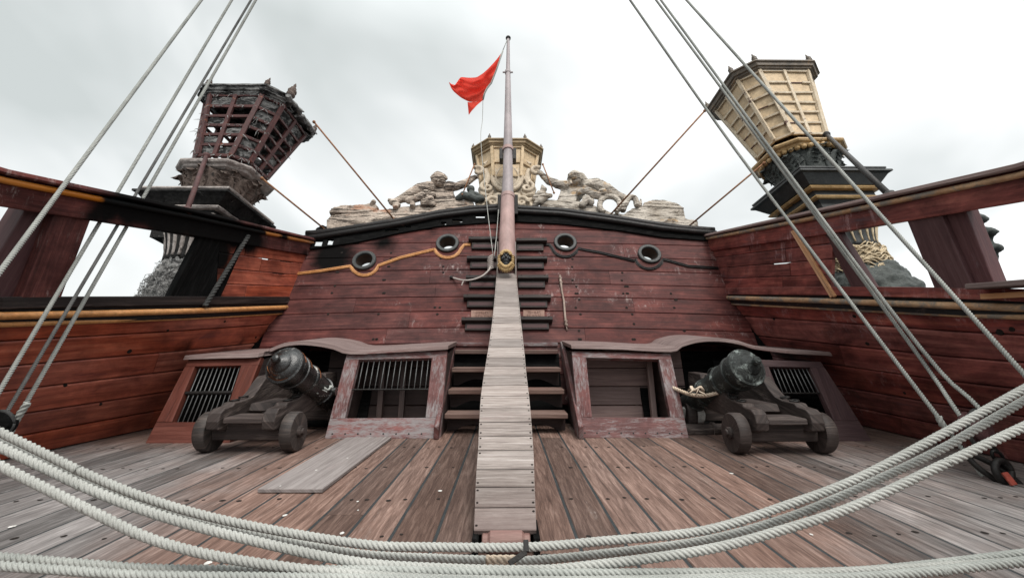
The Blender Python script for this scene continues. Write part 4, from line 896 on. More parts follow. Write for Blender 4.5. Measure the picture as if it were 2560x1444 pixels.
# ------------------------------------------------------------------ guns
def cannon(org, rz, axp, label, bm, band, wm, wheelmat):
    root = thing('cannon', label, 'cannon', org, 'cannons in the gun bays', rz)
    B = lambda mb, nm, mt, par=root, **k: mb.build(nm, mt, par, local=True, **k)
    wr = .205
    for x in (-.44, .44):
        sg = 1 if x > 0 else -1
        for y in (.10, 1.35):
            mb = MB(); mb.lathe([(.03, -.06), (wr-.012, -.06), (wr, -.045), (wr, .045), (wr-.012, .06), (.03, .06)], (x, y, wr), (sg, 0, 0), 30)
            w_ = B(mb, 'wheel', wheelmat, smooth=True, ang=40)
            mb = MB(); mb.lathe([(.062, .0), (.062, .085), (.05, .095), (.038, .095), (.036, .115), (.02, .118)], (x, y, wr), (sg, 0, 0), 16)
            B(mb, 'hub', wm, w_, smooth=True, ang=40)
    for y in (.10, 1.35):
        mb = MB(); mb.box((0, y, .225), (.74, 0, 0), (0, .17, 0), (0, 0, .19)); B(mb, 'axle', wm, bevel=.014)
    for sg in (-1, 1):
        prof = [(-.12,.26),(-.13,.34),(-.10,.42),(-.04,.46),(.10,.47),(.13,.50),(.34,.505),(.46,.53),(.56,.59),(.66,.68),(.74,.735),(.98,.75),(1.0,.70),(1.10,.70),(1.12,.75),(1.5,.75),(1.5,.32),(.30,.32),(.22,.24),(.12,.22),(.02,.22),(-.04,.24)]
        mb = MB(); mb.prism([V((sg*.215, y, z)) for y, z in prof], V((sg*.13, 0, 0)), grain=(0, 1, .2)); B(mb, 'cheek', wm, bevel=.012)
        # eye bolts and lashing rings
        for y, z in ((.24, .50), (.40, .52)):
            mb = MB(); mb.tube([V((sg*.29 + .04*math.cos(t), y + .05*math.sin(t), z + .012 + .006*math.cos(t))) for t in rng(0, 2*PI, 12)], .010, 6); B(mb, 'ring_bolt', G['iron'], smooth=True)
    mb = MB(); mb.box((0, .06, .345), (.40, 0, 0), (0, .30, 0), (0, .01, .06)); mb.box((0, .62, .42), (.40, 0, 0), (0, .5, 0), (0, .05, .08)); B(mb, 'bed_plank', wm, bevel=.012)
    # barrel: breech up towards the deck, muzzle down through the bay
    o, d = axp
    P_ = [(.0, -.20), (.022, -.20), (.040, -.185), (.044, -.16), (.030, -.135), (.034, -.12), (.060, -.105), (.085, -.085), (.105, -.07), (.11, -.055), (.14, -.045), (.165, -.02), (.176, -.005), (.20, .0), (.207, .015), (.207, .045), (.192, .055), (.186, .075), (.192, .085), (.192, .10), (.185, .11), (.185, .17), (.196, .178), (.198, .20), (.190, .21), (.178, .22), (.172, .40), (.182, .41), (.186, .43), (.180, .45), (.166, .46), (.155, .95), (.168, .96), (.168, .99), (.150, 1.0), (.125, 1.85), (.14, 1.9), (.155, 1.98), (.15, 2.04), (.05, 2.05)]
    P_ = [(r_*1.06, h_ if h_ < .46 else .46 + (h_ - .46)*.72) for r_, h_ in P_]
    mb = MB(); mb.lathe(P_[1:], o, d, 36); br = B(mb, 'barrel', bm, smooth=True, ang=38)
    X = V((1, 0, 0)); U_ = X.cross(d).normalized(); U_ = U_ if U_.z > 0 else -U_
    if band:
        mb = MB(); R = lambda a, h, r: o + d*h + (X*math.cos(a) + U_*math.sin(a)) * r*1.06
        for h, r, a0, a1, w_ in ((.03, .2085, .2, 1.3, .006), (-.012, .174, -2.3, -1.0, .012), (.19, .1985, .2, 1.2, .006), (.425, .187, .1, .9, .008), (-.05, .137, -2.9, -1.6, .006), (.06, .197, .35, .8, .008)):
            mb.grid([[R(a, h - w_, r + .0015), R(a, h + w_, r + .0015)] for a in rng(a0, a1, 8)])
        B(mb, 'worn_copper_patch', G['copper'], br)
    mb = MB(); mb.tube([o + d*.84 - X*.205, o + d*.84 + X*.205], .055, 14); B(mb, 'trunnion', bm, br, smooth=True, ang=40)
    mb = MB()
    for sg in (-1, 1):
        c = o + d*.56 + U_*.155 + X*sg*.05; mb.tube([c + U_*(.05*math.sin(t)) + d*(.07*math.cos(t)) for t in rng(0, PI, 9)], .014, 7)
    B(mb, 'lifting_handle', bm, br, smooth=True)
    # lashings: chain links and cut rope lying on the cheek
    mb = MB(); sg = 1 if org[0] < 0 else -1
    for k in range(5):
        c = V((sg*(.30 + .01*k), .44 + .055*k, .535 + .03*k)); fl_ = (V((.2, 1, .5)).normalized(), V((0, -.4, 1)) if k % 2 else V((1, 0, 0)))
        mb.tube([c + fl_[0]*(.040*math.cos(t)) + fl_[1]*(.022*math.sin(t)) for t in rng(0, 2*PI, 10)], .009, 6)
    B(mb, 'chain', G['iron'], smooth=True)
    ob = MB(); s0 = V((sg*.36, .62, .56)); wd = .20 if sg > 0 else .34
    ob.rope([s0, s0 + V((sg*wd*.3, .15, -.05)), s0 + V((sg*wd*.6, .32, -.05)), s0 + V((sg*wd, .62, .02))], .026, 3, seg=14)
    ob.tube([s0 + V((sg*wd*.45, .2, .03)) + V((.085*math.cos(t)*(1 - t*.03), .07*math.sin(t), .02*math.sin(3*t))) for t in rng(0, 12, 48)], .013, 6)
    for k in range(8):
        c = s0 + V((sg*rnd(0, wd*.7), rnd(0, .3), rnd(-.01, .05))); ob.tube([c, c + V((rnd(-.05, .05), rnd(-.06, .06), rnd(-.03, .02))), c + V((rnd(-.08, .08), rnd(-.08, .08), rnd(-.07, .0)))], .009, 5)
    lr = B(ob, 'breeching_rope', G['ropetan'] if org[0] > 0 else G['rope2'], smooth=True)
    return root
O1 = V((-2.70, 4.76, 0)); O2 = V((2.84, 4.62, 0))
b1_ = PY(684, 893, 4.80) - O1; b2_ = PY(1897, 898, 4.72) - O2
d1 = V((.13, .89, -.43)).normalized(); d2 = V((-.16, .89, -.43)).normalized()
cannon(O1, 0, (b1_ + d1*.20, d1), 'burnt black cannon with pale painted-on highlights and copper patches, in the left gun bay', G['gunblack'], True, G['carriage'], wood('burnt_wheel', [(.014,.013,.013), (.045,.037,.034), (.15,.115,.10)], grain=(2, 16), wear=(.24,.17,.145), wlo=.58, whi=.72))
cannon(O2, 0, (b2_ + d2*.20, d2), 'green-grey verdigris bronze cannon on brown truck carriage, in the right gun bay', G['bronze'], False, G['carriage'], G['carriage'])
mb = MB(); p = PY(1712, 1040, 5.9); mb.lathe([(.10, 0), (.13, .03), (.13, .22), (.10, .25)], p, (1, .35, .1), 20)
tag(mb.build('white_tub', G['whiteplastic'], smooth=True, ang=40), 'small white tub tucked behind the right cupboard inside the gun bay', 'tub')
mb = MB(); p0 = PY(1700, 1075, 5.75); mb.tube([p0 - V((.1, 0, 0)), p0 + V((.62, 0, 0))], .085, 16); mb.tube([p0 + V((.40, 0, 0)), p0 + V((.44, 0, 0))], .10, 16)
tag(mb.build('gun_tackle_block', G['carriage'], smooth=True, ang=40), 'dark wooden roller lying in the right gun bay under the white tub', 'roller')
# ------------------------------------------------------------------ stern lanterns on their carved piers
LAX = V((0, math.sin(math.radians(27)), math.cos(math.radians(27)))); LX = V((1, 0, 0)); LY = V((0, math.cos(math.radians(8)), -math.sin(math.radians(8))))
def P8(W, c): return [(W-c, -W), (W, -(W-c)), (W, W-c), (W-c, W), (-(W-c), W), (-W, W-c), (-W, -(W-c)), (-(W-c), -W)]
def at8(B, h, x, y): return B + LAX*h + LX*x + LY*y
def ring8(mb, B, prof, rough=0., sub=1, r=.5, faces=range(8)):      # prof rows: (half width, chamfer, height)
    for k in faces:
        rws = []
        for W, c, h in prof:
            a, b = P8(W, c)[k], P8(W, c)[(k+1) % 8]
            rws.append([at8(B, h + (rnd(-rough, rough) if rough else 0), lerp(a[0], b[0], i/sub) + (rnd(-rough, rough) if rough and 0 < i < sub else 0), lerp(a[1], b[1], i/sub)) for i in range(sub + 1)])
        mb.grid(rws, False, r)
def lantern(B, H, wb, wt, look, name, label, group):
    root = thing(name, label, 'lantern', B, group); ax = LAX
    burnt = look == 'burnt'; mid = look == 'middle'
    def O(k, h, gr=0.):
        W, c = lerp(wb[0], wt[0], h) + gr, lerp(wb[1], wt[1], h); x, y = P8(W, c)[k % 8]; return at8(B, h*H, x, y)
    nrm8 = [V((.7, -.7, 0)), LX, V((.7, .7, 0)), LY, V((-.7, .7, 0)), -LX, V((-.7, -.7, 0)), -LY]
    rowsN = 2 if mid else 6
    hs = [0, .47, .98] if mid else [0, .16, .32, .47, .62, .79, .98]
    pm, bmt = (G['ash'], G['rustbar']) if burnt else (G['cream'], G['cream'] if mid else G['creambar'])
    for k in range(8):
        nrm = nrm8[k]; colsN = 1 if mid or k % 2 == 0 else 2
        toward = nrm.dot((CAM - B).normalized()); mb = MB()
        for i in range(rowsN):
            for j in range(colsN):
                h0, h1, s0, s1 = hs[i], hs[i+1], j/colsN, (j+1)/colsN
                gi = -.035 if burnt else -.020; P4 = lambda h, s: lerp(O(k, h, gi), O(k+1, h, gi), s)
                if burnt:
                    if k == 2 or (k in (4, 5) and i > 0): continue                    # the far sides are burnt right out, save a few rags
                    if k == 7 and i == 4: continue
                    if k == 7 and (i, j) in ((1, 1), (2, 0)) and rnd() < .5: continue
                    if k == 1 and i in (2, 3, 4) and not (i == 4 and j == 1): continue
                    if k == 1 and (i, j) in ((0, 1), (1, 0)): continue
                    if k == 0 and i in (2,): continue
                    if rnd() < .06: continue
                    e = [(lerp(h0, h1, rnd(-.05, .18)), s0), (lerp(h0, h1, rnd(-.05, .18)), s1), (lerp(h0, h1, rnd(.75, 1.05)), s1), (lerp(h0, h1, rnd(.75, 1.05)), s0)]
                    mb.grid([[lerp(lerp(P4(*e[0]), P4(*e[1]), a_), lerp(P4(*e[3]), P4(*e[2]), a_), b_) + nrm*(rnd(-.012, .012) + .015*math.sin(a_*PI)) for b_ in rng(0, 1, 6)] for a_ in rng(0, 1, 6)])
                else:
                    q = [P4(h0, s0), P4(h0, s1), P4(h1, s1), P4(h1, s0)]; mb.prism(q, -nrm*.02, r=rnd(.3, .7))
        if mb.v:
            ob = mb.build('panel', pm, root, smooth=burnt)
            if burnt: so_ = ob.modifiers.new('t', 'SOLIDIFY'); so_.thickness = .012
        mb = MB(); W = .068 if burnt else (.06 if mid else .054)
        mb.bar(O(k, 0), O(k, 1.), W*1.1, .055, (nrm8[k] + nrm8[k-1]))
        for j in range(1, colsN): mb.bar(lerp(O(k, 0), O(k+1, 0), j/colsN), lerp(O(k, 1.), O(k+1, 1.), j/colsN), W, .05, nrm)
        for i, h in enumerate(hs):
            for j in range(colsN):
                p, q = lerp(O(k, h), O(k+1, h), j/colsN + .01), lerp(O(k, h), O(k+1, h), (j+1)/colsN - .01)
                if not burnt and not mid and rnd() < .16:
                    mb.bar(p - nrm*.012, lerp(p, q, .6) - nrm*.012, .022, .02, nrm, m=1); p = lerp(p, q, .6)
                mb.bar(p - nrm*.004, q - nrm*.004 + ax*(rnd(-.012, .012) if not mid else 0), W*.8, .042, nrm)
        mb.build('lattice', [bmt, G['rustbar']], root, bevel=.006)
    Wt, ct = wt; s_ = Wt/.73; hh = H*.98
    pr = [(Wt-.10, ct, hh - .02), (Wt+.01, ct, hh), (Wt+.03*s_, ct+.01, hh+.03*s_), (Wt+.05*s_, ct+.015, hh+.035*s_), (Wt+.06*s_, ct+.02, hh+.07*s_), (Wt+.09*s_, ct+.03, hh+.08*s_), (Wt+.11*s_, ct+.03, hh+.15*s_), (Wt+.14*s_, ct+.04, hh+.165*s_), (Wt+.14*s_, ct+.04, hh+.20*s_), (Wt+.09*s_, ct+.03, hh+.21*s_), (Wt*.5, ct*.5, hh+.32*s_), (Wt*.3, ct*.3, hh+.33*s_), (.01, .004, hh+.33*s_)]
    mb = MB()
    if burnt:
        ring8(mb, B, pr, .010, 9, faces=(0, 2, 3, 4, 5, 6, 7)); ring8(mb, B, pr[9:], .010, 9, faces=(1,)); mb.build('cornice', G['ash'], root, smooth=True, ang=35)
    else: ring8(mb, B, pr); mb.build('cornice', G['capgold'] if mid else G['capgrey'], root)
    mb = MB(); mb.lathe([(Wt*.30, hh+.30*s_), (Wt*.30, hh+.50*s_), (Wt*.38, hh+.53*s_), (Wt*.38, hh+.60*s_), (.02, hh+.66*s_)], B, ax, 20, X=LX, Y=LY); mb.build('chimney_cap', G['plinth'], root, smooth=True, ang=40)
    for k in range(8):
        if burnt and k in (3, 5): continue
        x, y = P8(Wt+.09*s_, ct+.03)[k]; c = at8(B, hh + .20*s_, x, y); s = (1.6 if k == 1 else .95) if burnt else (.75 if mid else .95)
        mb = MB(); mb.lathe([(.028*s, 0), (.05*s, .03*s), (.05*s, .05*s), (.026*s, .06*s), (.05*s, .09*s), (.052*s, .11*s), (.024*s, .14*s), (.034*s, .165*s), (.012*s, .19*s), (.018*s, .22*s), (.004*s, .27*s)], c, ax, 10)
        mb.build('finial', G['ashbrown'] if burnt else G['capgrey'], root, smooth=True)
    if burnt:
        mb = MB()
        for _ in range(230):
            k = random.choice((0, 1, 1, 1, 7, 7, 6, 0)); h = random.choice(hs + [1.0, 1.05, 1.12, 0.0]); s = rnd(); p = lerp(O(k, h, .02), O(k+1, h, .02), s); nx = nrm8[k]
            L = rnd(.03, .12); d = (nx*rnd(.1, .7) + V((rnd(-1, 1), rnd(-.5, .5), rnd(-1.2, .1)))*.8).normalized(); mb.tube([p, p + d*L*.5 + V((0, 0, -.01)), p + d*L + V((rnd(-.03, .03), 0, -L*.35))], [.008, .006, .002], 3, cap=False)
        # the burnt stump of the inboard cornice
        pts = [at8(B, hh + rnd(.10, .19), Wt + rnd(.07, .14), lerp(-(Wt-ct)-.15, Wt-ct, i/12)) for i in range(13)]; mb.tube(pts, [rnd(.03, .07) for _ in pts], 6)
        for i in range(9): p = random.choice(pts[4:]); mb.tube([p, p + V((rnd(-.08, .1), rnd(-.1, .1), rnd(-.2, .05)))], [.04, .012], 5)
        tag(mb.build('frayed_fibre', G['hairash'], root), kind='stuff')
    return root
def front_hits(B, v, W):     # height along the axis at which the front face shows at photo row v
    lo, hi = -6., 2.
    for _ in range(50):
        m_ = (lo + hi)/2
        if px(B + LAX*m_ - LY*W)[1] > v: lo = m_
        else: hi = m_
    return lo
def squarering(mb, B, ax, X, Y, prof, rot=0., rough=0., m=0, n=9, cutx=None):
    # square moulding: prof = (half width, height); each side subdivided
    cs = [(1, -1), (1, 1), (-1, 1), (-1, -1)]; rws = []
    for w_, h in prof:
        row = []
        for a, b in zip(cs, cs[1:] + cs[:1]):
            for i in range(n):
                x, y = lerp(a[0], b[0], i/n), lerp(a[1], b[1], i/n)
                row.append(B + ax*(h + rnd(-rough, rough)) + (X*x + Y*y) * (w_ + rnd(-rough, rough)))
        rws.append(row)
    n0 = mb.grid(rws, True, rnd(), m); k = len(rws[0])
    mb.face([n0 + k-1-i for i in range(k)], None, .5, m); n1 = n0 + (len(rws)-1)*k; mb.face([n1 + i for i in range(k)], None, .5, m)
def acanthus(mb, B, ax, X, Y, r0, r1, h0, h1, n=8, wav=.0):
    # a bell of leaves curling out at the rim
    for k in range(n*2):
        a = 2*PI*k/(n*2) + (.2 if k % 2 else 0); d = X*math.cos(a) + Y*math.sin(a); t = ax.cross(d); rws = []
        top = h1 - (0 if k % 2 == 0 else (h1 - h0)*.22); wd = PI*r0/(n*1.15)
        for i in range(9):
            f = i/8; rr = lerp(r0, r1, f**1.7) + .02*(k % 2); hh = lerp(h0, top, min(1, f*1.15)) - max(0, f - .8)*(h1-h0)*.8; rr += max(0, f - .7)*.10
            ww = wd*(.55 + .75*math.sin(PI*min(1., .15 + f*.8)))*(1 - .75*max(0, f-.75)/.25)
            rws.append([B + ax*hh + d*(rr + .03*(1 - abs(s)*1.6) + .012*math.cos(s*16)) + t*(ww*s) for s in rng(-1, 1, 8)])
        mb.grid(rws)
        mb.tube([B + ax*lerp(h0, top, min(1, f*1.15)) + d*(lerp(r0, r1, f**1.7) + .04) for f in rng(0, .85, 6)], .016, 5)
        for s in (-1, 1):
            for f in (.25, .45, .65): 
                p = B + ax*lerp(h0, top, f) + d*(lerp(r0, r1, f**1.7) + .03); mb.tube([p, p + t*(s*wd*.5) + ax*.05 + d*.02, p + t*(s*wd*.8) + ax*.03 + d*.045], [.014, .013, .006], 5)
def pier(B, look, name, label):
    burnt = look == 'burnt'; ax, X, Y = LAX, LX, LY
    root = thing(name, label, 'pier', B + ax*-2, 'carved lantern piers')
    vs = dict(ring=(398, .6), neck0=(468, .45), slab1=(463, .68), slab2=(512, .56), gild=(532, .5), low=(575, .45), bell1=(588, .45), bell0=(646, .4), beard0=(690, .45), end=(820, .45)) if burnt else dict(ring=(346, .6), neck0=(412, .45), slab1=(413, .68), slab2=(463, .56), gild=(488, .5), low=(530, .45), bell1=(560, .42), bell0=(606, .4), beard0=(655, .45), end=(800, .45))
    h = {k: front_hits(B, *v) for k, v in vs.items()}
    M = (lambda a, b: G[a if burnt else b])
    mb = MB(); R = h['ring']; ring8(mb, B, [(.30, .1, R - .16), (.50, .20, R - .15), (.55, .22, R - .12), (.57, .23, R - .08), (.61, .24, R - .06), (.63, .25, R - .03), (.63, .25, R), (.56, .22, R + .02), (.40, .16, R + .03)], .005 if burnt else 0, 8 if burnt else 1)
    mb.build('gilded_ring', M('ashlit', 'goldleaf'), root, smooth=burnt, ang=35)
    mb = MB(); acanthus(mb, B, ax, X, Y, .42, .62, h['neck0'] - .05, R - .10, 8); mb.lathe([(.45, h['neck0'] - .1), (.41, h['neck0'] + .05), (.54, R - .12)], B, ax, 20, X=X, Y=Y)
    if not burnt:
        for k in range(40): a = 2*PI*k/40; mb.sphere(B + ax*(R - .15) + (X*math.cos(a) + Y*math.sin(a))*.60, .045, 5, m=1)
    mb.build('acanthus_neck', [M('ashbrown', 'plinthleaf'), G['goldleaf']], root, smooth=True)
    ro = .005 if burnt else 0.; W1 = .68
    s1, s2, g1, lo = h['slab1'], h['slab2'], h['gild'], h['low']
    mb = MB(); squarering(mb, B, ax, X, Y, [(W1*.80, s1 - .075), (W1*.96, s1 - .075), (W1, s1 - .05), (W1, s1 - .02), (W1*.95, s1), (W1*.7, s1 + .01)], rough=ro)
    mb.build('upper_slab', M('ashlit', 'plinth'), root, smooth=burnt, ang=35); mb = MB()
    squarering(mb, B, ax, X, Y, [(W1*.70, s2 + .02), (W1*.80, s2 + .03), (W1*.98, s1 - .16), (W1*1.05, s1 - .135), (W1*1.05, s1 - .10), (W1*.98, s1 - .085), (W1*.8, s1 - .08)], rough=ro)
    mb.build('plinth', M('ashshade', 'plinth'), root, smooth=burnt, ang=35)
    mb = MB()
    for hh, ww in ((s2, .80), (g1, .72)):
        squarering(mb, B, ax, X, Y, [(W1*(ww-.08), hh - .055), (W1*ww, hh - .05), (W1*(ww+.035), hh - .02), (W1*ww, hh + .012), (W1*(ww-.08), hh + .02)], rough=ro)
    mb.build('gilded_moulding', M('ashlit', 'goldleaf'), root, smooth=burnt, ang=35)
    mb = MB(); squarering(mb, B, ax, X, Y, [(W1*.55, lo - .1), (W1*.60, g1 - .10), (W1*.68, g1 - .03), (W1*.69, s2 - .03)], rough=ro)
    mb.build('shaft', M('ashshade', 'plinth'), root, smooth=burnt, ang=35)
    # fluted bell, then the bearded head carved below
    B = B + X*(.24 if burnt else 0.)
    b1, b0, bd, en = h['bell1'], h['bell0'], h['beard0'], h['end']; rb_ = .50 if burnt else .44
    mb = MB(); prof = [(lerp(rb_*.80, rb_*1.08, t**1.6), lerp(b0, b1 + .08, t)) for t in rng(0, 1, 8)]
    mb.lathe(prof, B, ax, 96, X=X, Y=Y, mod=lambda a, hh: 1 + (.16 if burnt else .05)*(abs(math.sin(a*12)) - .5)); mb.build('fluted_bell', M('ashshade', 'plinth'), root, smooth=True)
    mb = MB(); nf = 26 if burnt else 24
    for k in range(nf):
        a = 2*PI*(k + .5)/nf; d = X*math.cos(a) + Y*math.sin(a); mb.tube([B + ax*hh + d*(r_*1.025) for r_, hh in prof[1:]], [.024]*3 + [.032]*5 if burnt else [.012]*3 + [.018]*5, 6)
    if mb.v: mb.build('flute_rib', M('ashlit', 'beardgold'), root, smooth=True)
    C = (X*-.0)
    mb = MB()
    if burnt:
        mb.lathe([(.36, b0 + .02), (.42, b0 - .04), (.43, bd), (.40, lerp(bd, en, .5)), (.40, en)], B, ax, 28, X=X, Y=Y, mod=lambda a, hh: 1 + .06*mnoise.noise(V((a*3, hh*6, 1.))))
        ob = sculpt(mb.build('shag_body', G['hairash'], root), .018, 0, .16, .075, 4, .05, .022)
        mb = MB()
        for _ in range(1300):
            hh = rnd(en, b0 + .03); a = rnd(0, 2*PI); d = X*math.cos(a) + Y*math.sin(a); t = ax.cross(d); p = B + ax*hh + d*(.42 if hh < bd + .1 else .38)
            L = rnd(.04, .10); c1 = rnd(-1, 1); c2 = rnd(-1, 1); mb.tube([p, p + (d*.7 + t*c1*.6 + ax*c2*.5) * L*.5, p + (d*.9 + t*c2*.9 - ax*rnd(-.3, 1.)) * L, p + (d*.6 + t*c1*1.3 - ax*rnd(0, 1.3)) * L*1.3], [.006, .005, .004, .0015], 3, cap=False, r=rnd())
        tag(mb.build('burnt_shag', G['hairash'], root, smooth=True), kind='stuff')
    else:
        mb.lathe([(.32, b0 + .02), (.37, b0 - .05), (.38, bd + .1), (.36, bd)], B, ax, 24, X=X, Y=Y)
        for _ in range(330):
            a = rnd(0, 2*PI); hh = lerp(bd - .12, b0 + .02, rnd()**.8); pts = []; rr = rnd(.37, .41); ph_ = rnd(0, 6); sgn = random.choice((-1, 1)); Ls = rnd(.35, .75)
            for i in range(12):
                f = i/11; aa = a + sgn*f*Ls; rz = rr + .012*math.sin(f*8 + ph_); pts.append(B + ax*(hh - .06*f + .022*math.sin(f*9 + ph_)) + (X*math.cos(aa) + Y*math.sin(aa))*rz)
            mb.tube(pts, [.011]*9 + [.009, .006, .003], 5, r=rnd())
        mb.build('carved_beard', G['beardgold'], root, smooth=True)
        mb = MB(); mb.lathe([(.34, bd + .10), (.40, bd - .05), (.46, lerp(bd, en, .25)), (.47, lerp(bd, en, .45)), (.42, lerp(bd, en, .65)), (.36, en)], B, ax, 40, X=X, Y=Y, mod=lambda a, hh: 1 + .10*abs(math.sin(a*4 + hh*5)) + .10*mnoise.noise(V((math.cos(a)*2, math.sin(a)*2, hh*4))))
        for a_, f_, r_, s_ in ((-.3, .2, .34, .20), (-1.2, .12, .30, .18), (.2, .42, .36, .17), (-.8, .45, .36, .2), (-1.7, .3, .3, .2)): mb.sphere(B + ax*lerp(bd, en, f_) + (X*math.cos(a_) + Y*math.sin(a_))*r_, s_, 8)
        sculpt(mb.build('carved_drapery', G['plinthleaf'], root), .025, 2, .07, .10, 4)
    return root
def lant(ub, vb, Yf, vt, Wb, Wt):       # foot and height from the front face's lower and upper edge
    B = PY(ub, vb, Yf) + LY*Wb; lo, hi = .2, 4.
    for _ in range(50):
        m_ = (lo + hi)/2
        if px(B + LAX*m_ - LY*Wt)[1] > vt: lo = m_
        else: hi = m_
    return B, lo
Bl, Hl = lant(536, 388, 7.1, 236, .485, .73); Br, Hr = lant(2023, 334, 7.1, 175, .485, .73)
lantern(Bl, Hl, (.485, .21), (.73, .26), 'burnt', 'stern_lantern', 'burnt-out stern lantern with dark red bars and torn grey panels, on the left pier', 'stern lanterns')
pier(Bl, 'burnt', 'lantern_pier', 'burnt grey carved pier with shaggy charred figure behind the left bulwark opening')
lantern(Br, Hr, (.485, .20), (.73, .27), 'cream', 'stern_lantern', 'intact cream-panelled stern lantern with chipped lattice, on the right pier', 'stern lanterns')
pier(Br, 'cream', 'lantern_pier', 'black carved pier with gilded mouldings and bearded figure behind the right bulwark opening')
Bm, Hm = lant(1268, 440, 9.0, 366, .58, .70)
lantern(Bm, Hm, (.58, .29), (.70, .36), 'middle', 'stern_lantern', 'small ochre stern lantern directly behind the flagstaff in the middle', 'stern lanterns')
mb = MB(); ring8(mb, Bm, [(.30, .15, -1.3), (.30, .15, -.4), (.48, .2, -.1), (.60, .3, -.02), (.55, .28, .01)])
tag(mb.build('lantern_pedestal', G['shield']), 'ochre eight-sided foot holding up the middle stern lantern behind the oval shield', 'pedestal')
# oval shield with scrolls
SC = thing('carved_shield', 'cream oval carved shield with scrolls behind the flagstaff on the rail', 'carving', PW(1268, 470, .25))
def ps(u, v, d=0.): return PW(u, v, .30 - d)
mb = MB(); c = ps(1268, 452); XX = V((1, 0, 0))
for rx, ry, th, d in ((.315, .40, .045, .09), (.245, .32, .028, .11)):
    mb.tube([c + XX*(rx*math.cos(t)) + UW*(ry*math.sin(t)) + NW*d for t in rng(0, 2*PI, 40)], th, 8)
mb.lathe([(.30, -.06), (.30, .05), (.26, .07), (.1, .12), (.01, .125)], c, NW, 36, X=XX, mod=lambda a, h: 1 + .28*math.sin(a)**2)
def spiral(mb, c, r, turns, th, ex, ey, sgn=1, a0=0., d=NW*.06):
    n = int(turns*14); mb.tube([c + d*(1 - i/n) + (ex*math.cos(a0 + sgn*2*PI*turns*i/n) + ey*math.sin(a0 + sgn*2*PI*turns*i/n)) * (r*(1 - .86*i/n)) for i in range(n+1)], [th*(1 - .45*i/n) for i in range(n+1)], 8)
for sg in (-1, 1):
    k = lambda u, v, d=0.: ps(1268 + sg*(u - 1268), v, d)
    spiral(mb, k(1339, 431, .06), .11, 1.6, .055, XX*sg, UW, 1, 0.6); mb.tube([k(1322, 425), k(1316, 450), k(1330, 475), k(1328, 490), k(1312, 492), k(1305, 478)], [.06, .09, .10, .09, .07, .05], 8)
    spiral(mb, k(1318, 472, .05), .14, 1.4, .05, XX*sg, UW, -1, 1.2)
    spiral(mb, k(1303, 508, .06), .13, 1.6, .05, XX*sg, UW, 1, 0.); spiral(mb, k(1333, 512, .05), .12, 1.6, .05, XX*sg, UW, -1, PI)
    mb.tube([k(1296, 425), k(1306, 400), k(1326, 412)], [.05, .07, .05], 8); mb.sphere(k(1290, 496, .02), .12, 8); mb.tube([k(1285, 520), k(1345, 522)], .07, 8)
mb.prism([ps(1208, 523), ps(1328, 523), ps(1322, 440), ps(1300, 415), ps(1236, 415), ps(1214, 440)], -NW*.08)
sculpt(mb.build('scrollwork', G['shield'], SC), .012, 1, .008, .06)

# ------------------------------------------------------------------ carved figures on the taffrail
def pf(u, v, d=0.): return PW(u, v, .16 - d)
def blob(mb, pts, R, seg=10): mb.tube(pts, R, seg); [mb.sphere(p, r_*1.0, 6) for p, r_ in zip(pts, R)]
def crest(polys, name, label, mat, thick=.26):
    mb = MB()
    for pg, dd in polys: mb.prism([pf(u, v, dd) for u, v in pg], -NW*thick)
    ob = sculpt(mb.build(name, mat), .014, 0, .035, .16, 4, .02, .03)
    return tag(ob, label, 'carving', 'carved taffrail timbers')
gw = carvedmat('bleached_carving', (.24, .185, .15), (.64, .54, .455), (.030, .024, .022), (.42, .22, .14))
gw2 = carvedmat('pale_carving', (.34, .29, .235), (.66, .60, .53), (.085, .06, .045), (.40, .25, .12), .8)
crest([([(817,582),(816,550),(828,538),(930,526),(985,520),(1080,507),(1172,499),(1184,506),(1186,528),(1100,540),(1000,560),(900,574)], 0.), ([(822,530),(828,521),(850,513),(900,511),(936,506),(946,516),(936,525),(880,531)], .03)], 'carved_timber', 'charred grey carved timber on the rail at the left, below the reclining figure', gw)
crest([([(1351,530),(1350,507),(1362,498),(1450,502),(1482,512),(1530,532),(1560,536),(1580,520),(1606,516),(1710,524),(1714,546),(1744,552),(1746,575),(1600,562),(1480,545)], 0.), ([(1606,514),(1610,505),(1640,498),(1672,501),(1698,510),(1712,520)], .03)], 'carved_timber', 'pale carved timber on the rail at the right, below the reclining figure', gw2)
crest([([(783,586),(790,572),(806,562),(817,566),(818,584)], 0.)], 'carved_timber', 'short blackened carved stub on the rail at its far left end', G['char_shade'], .15)
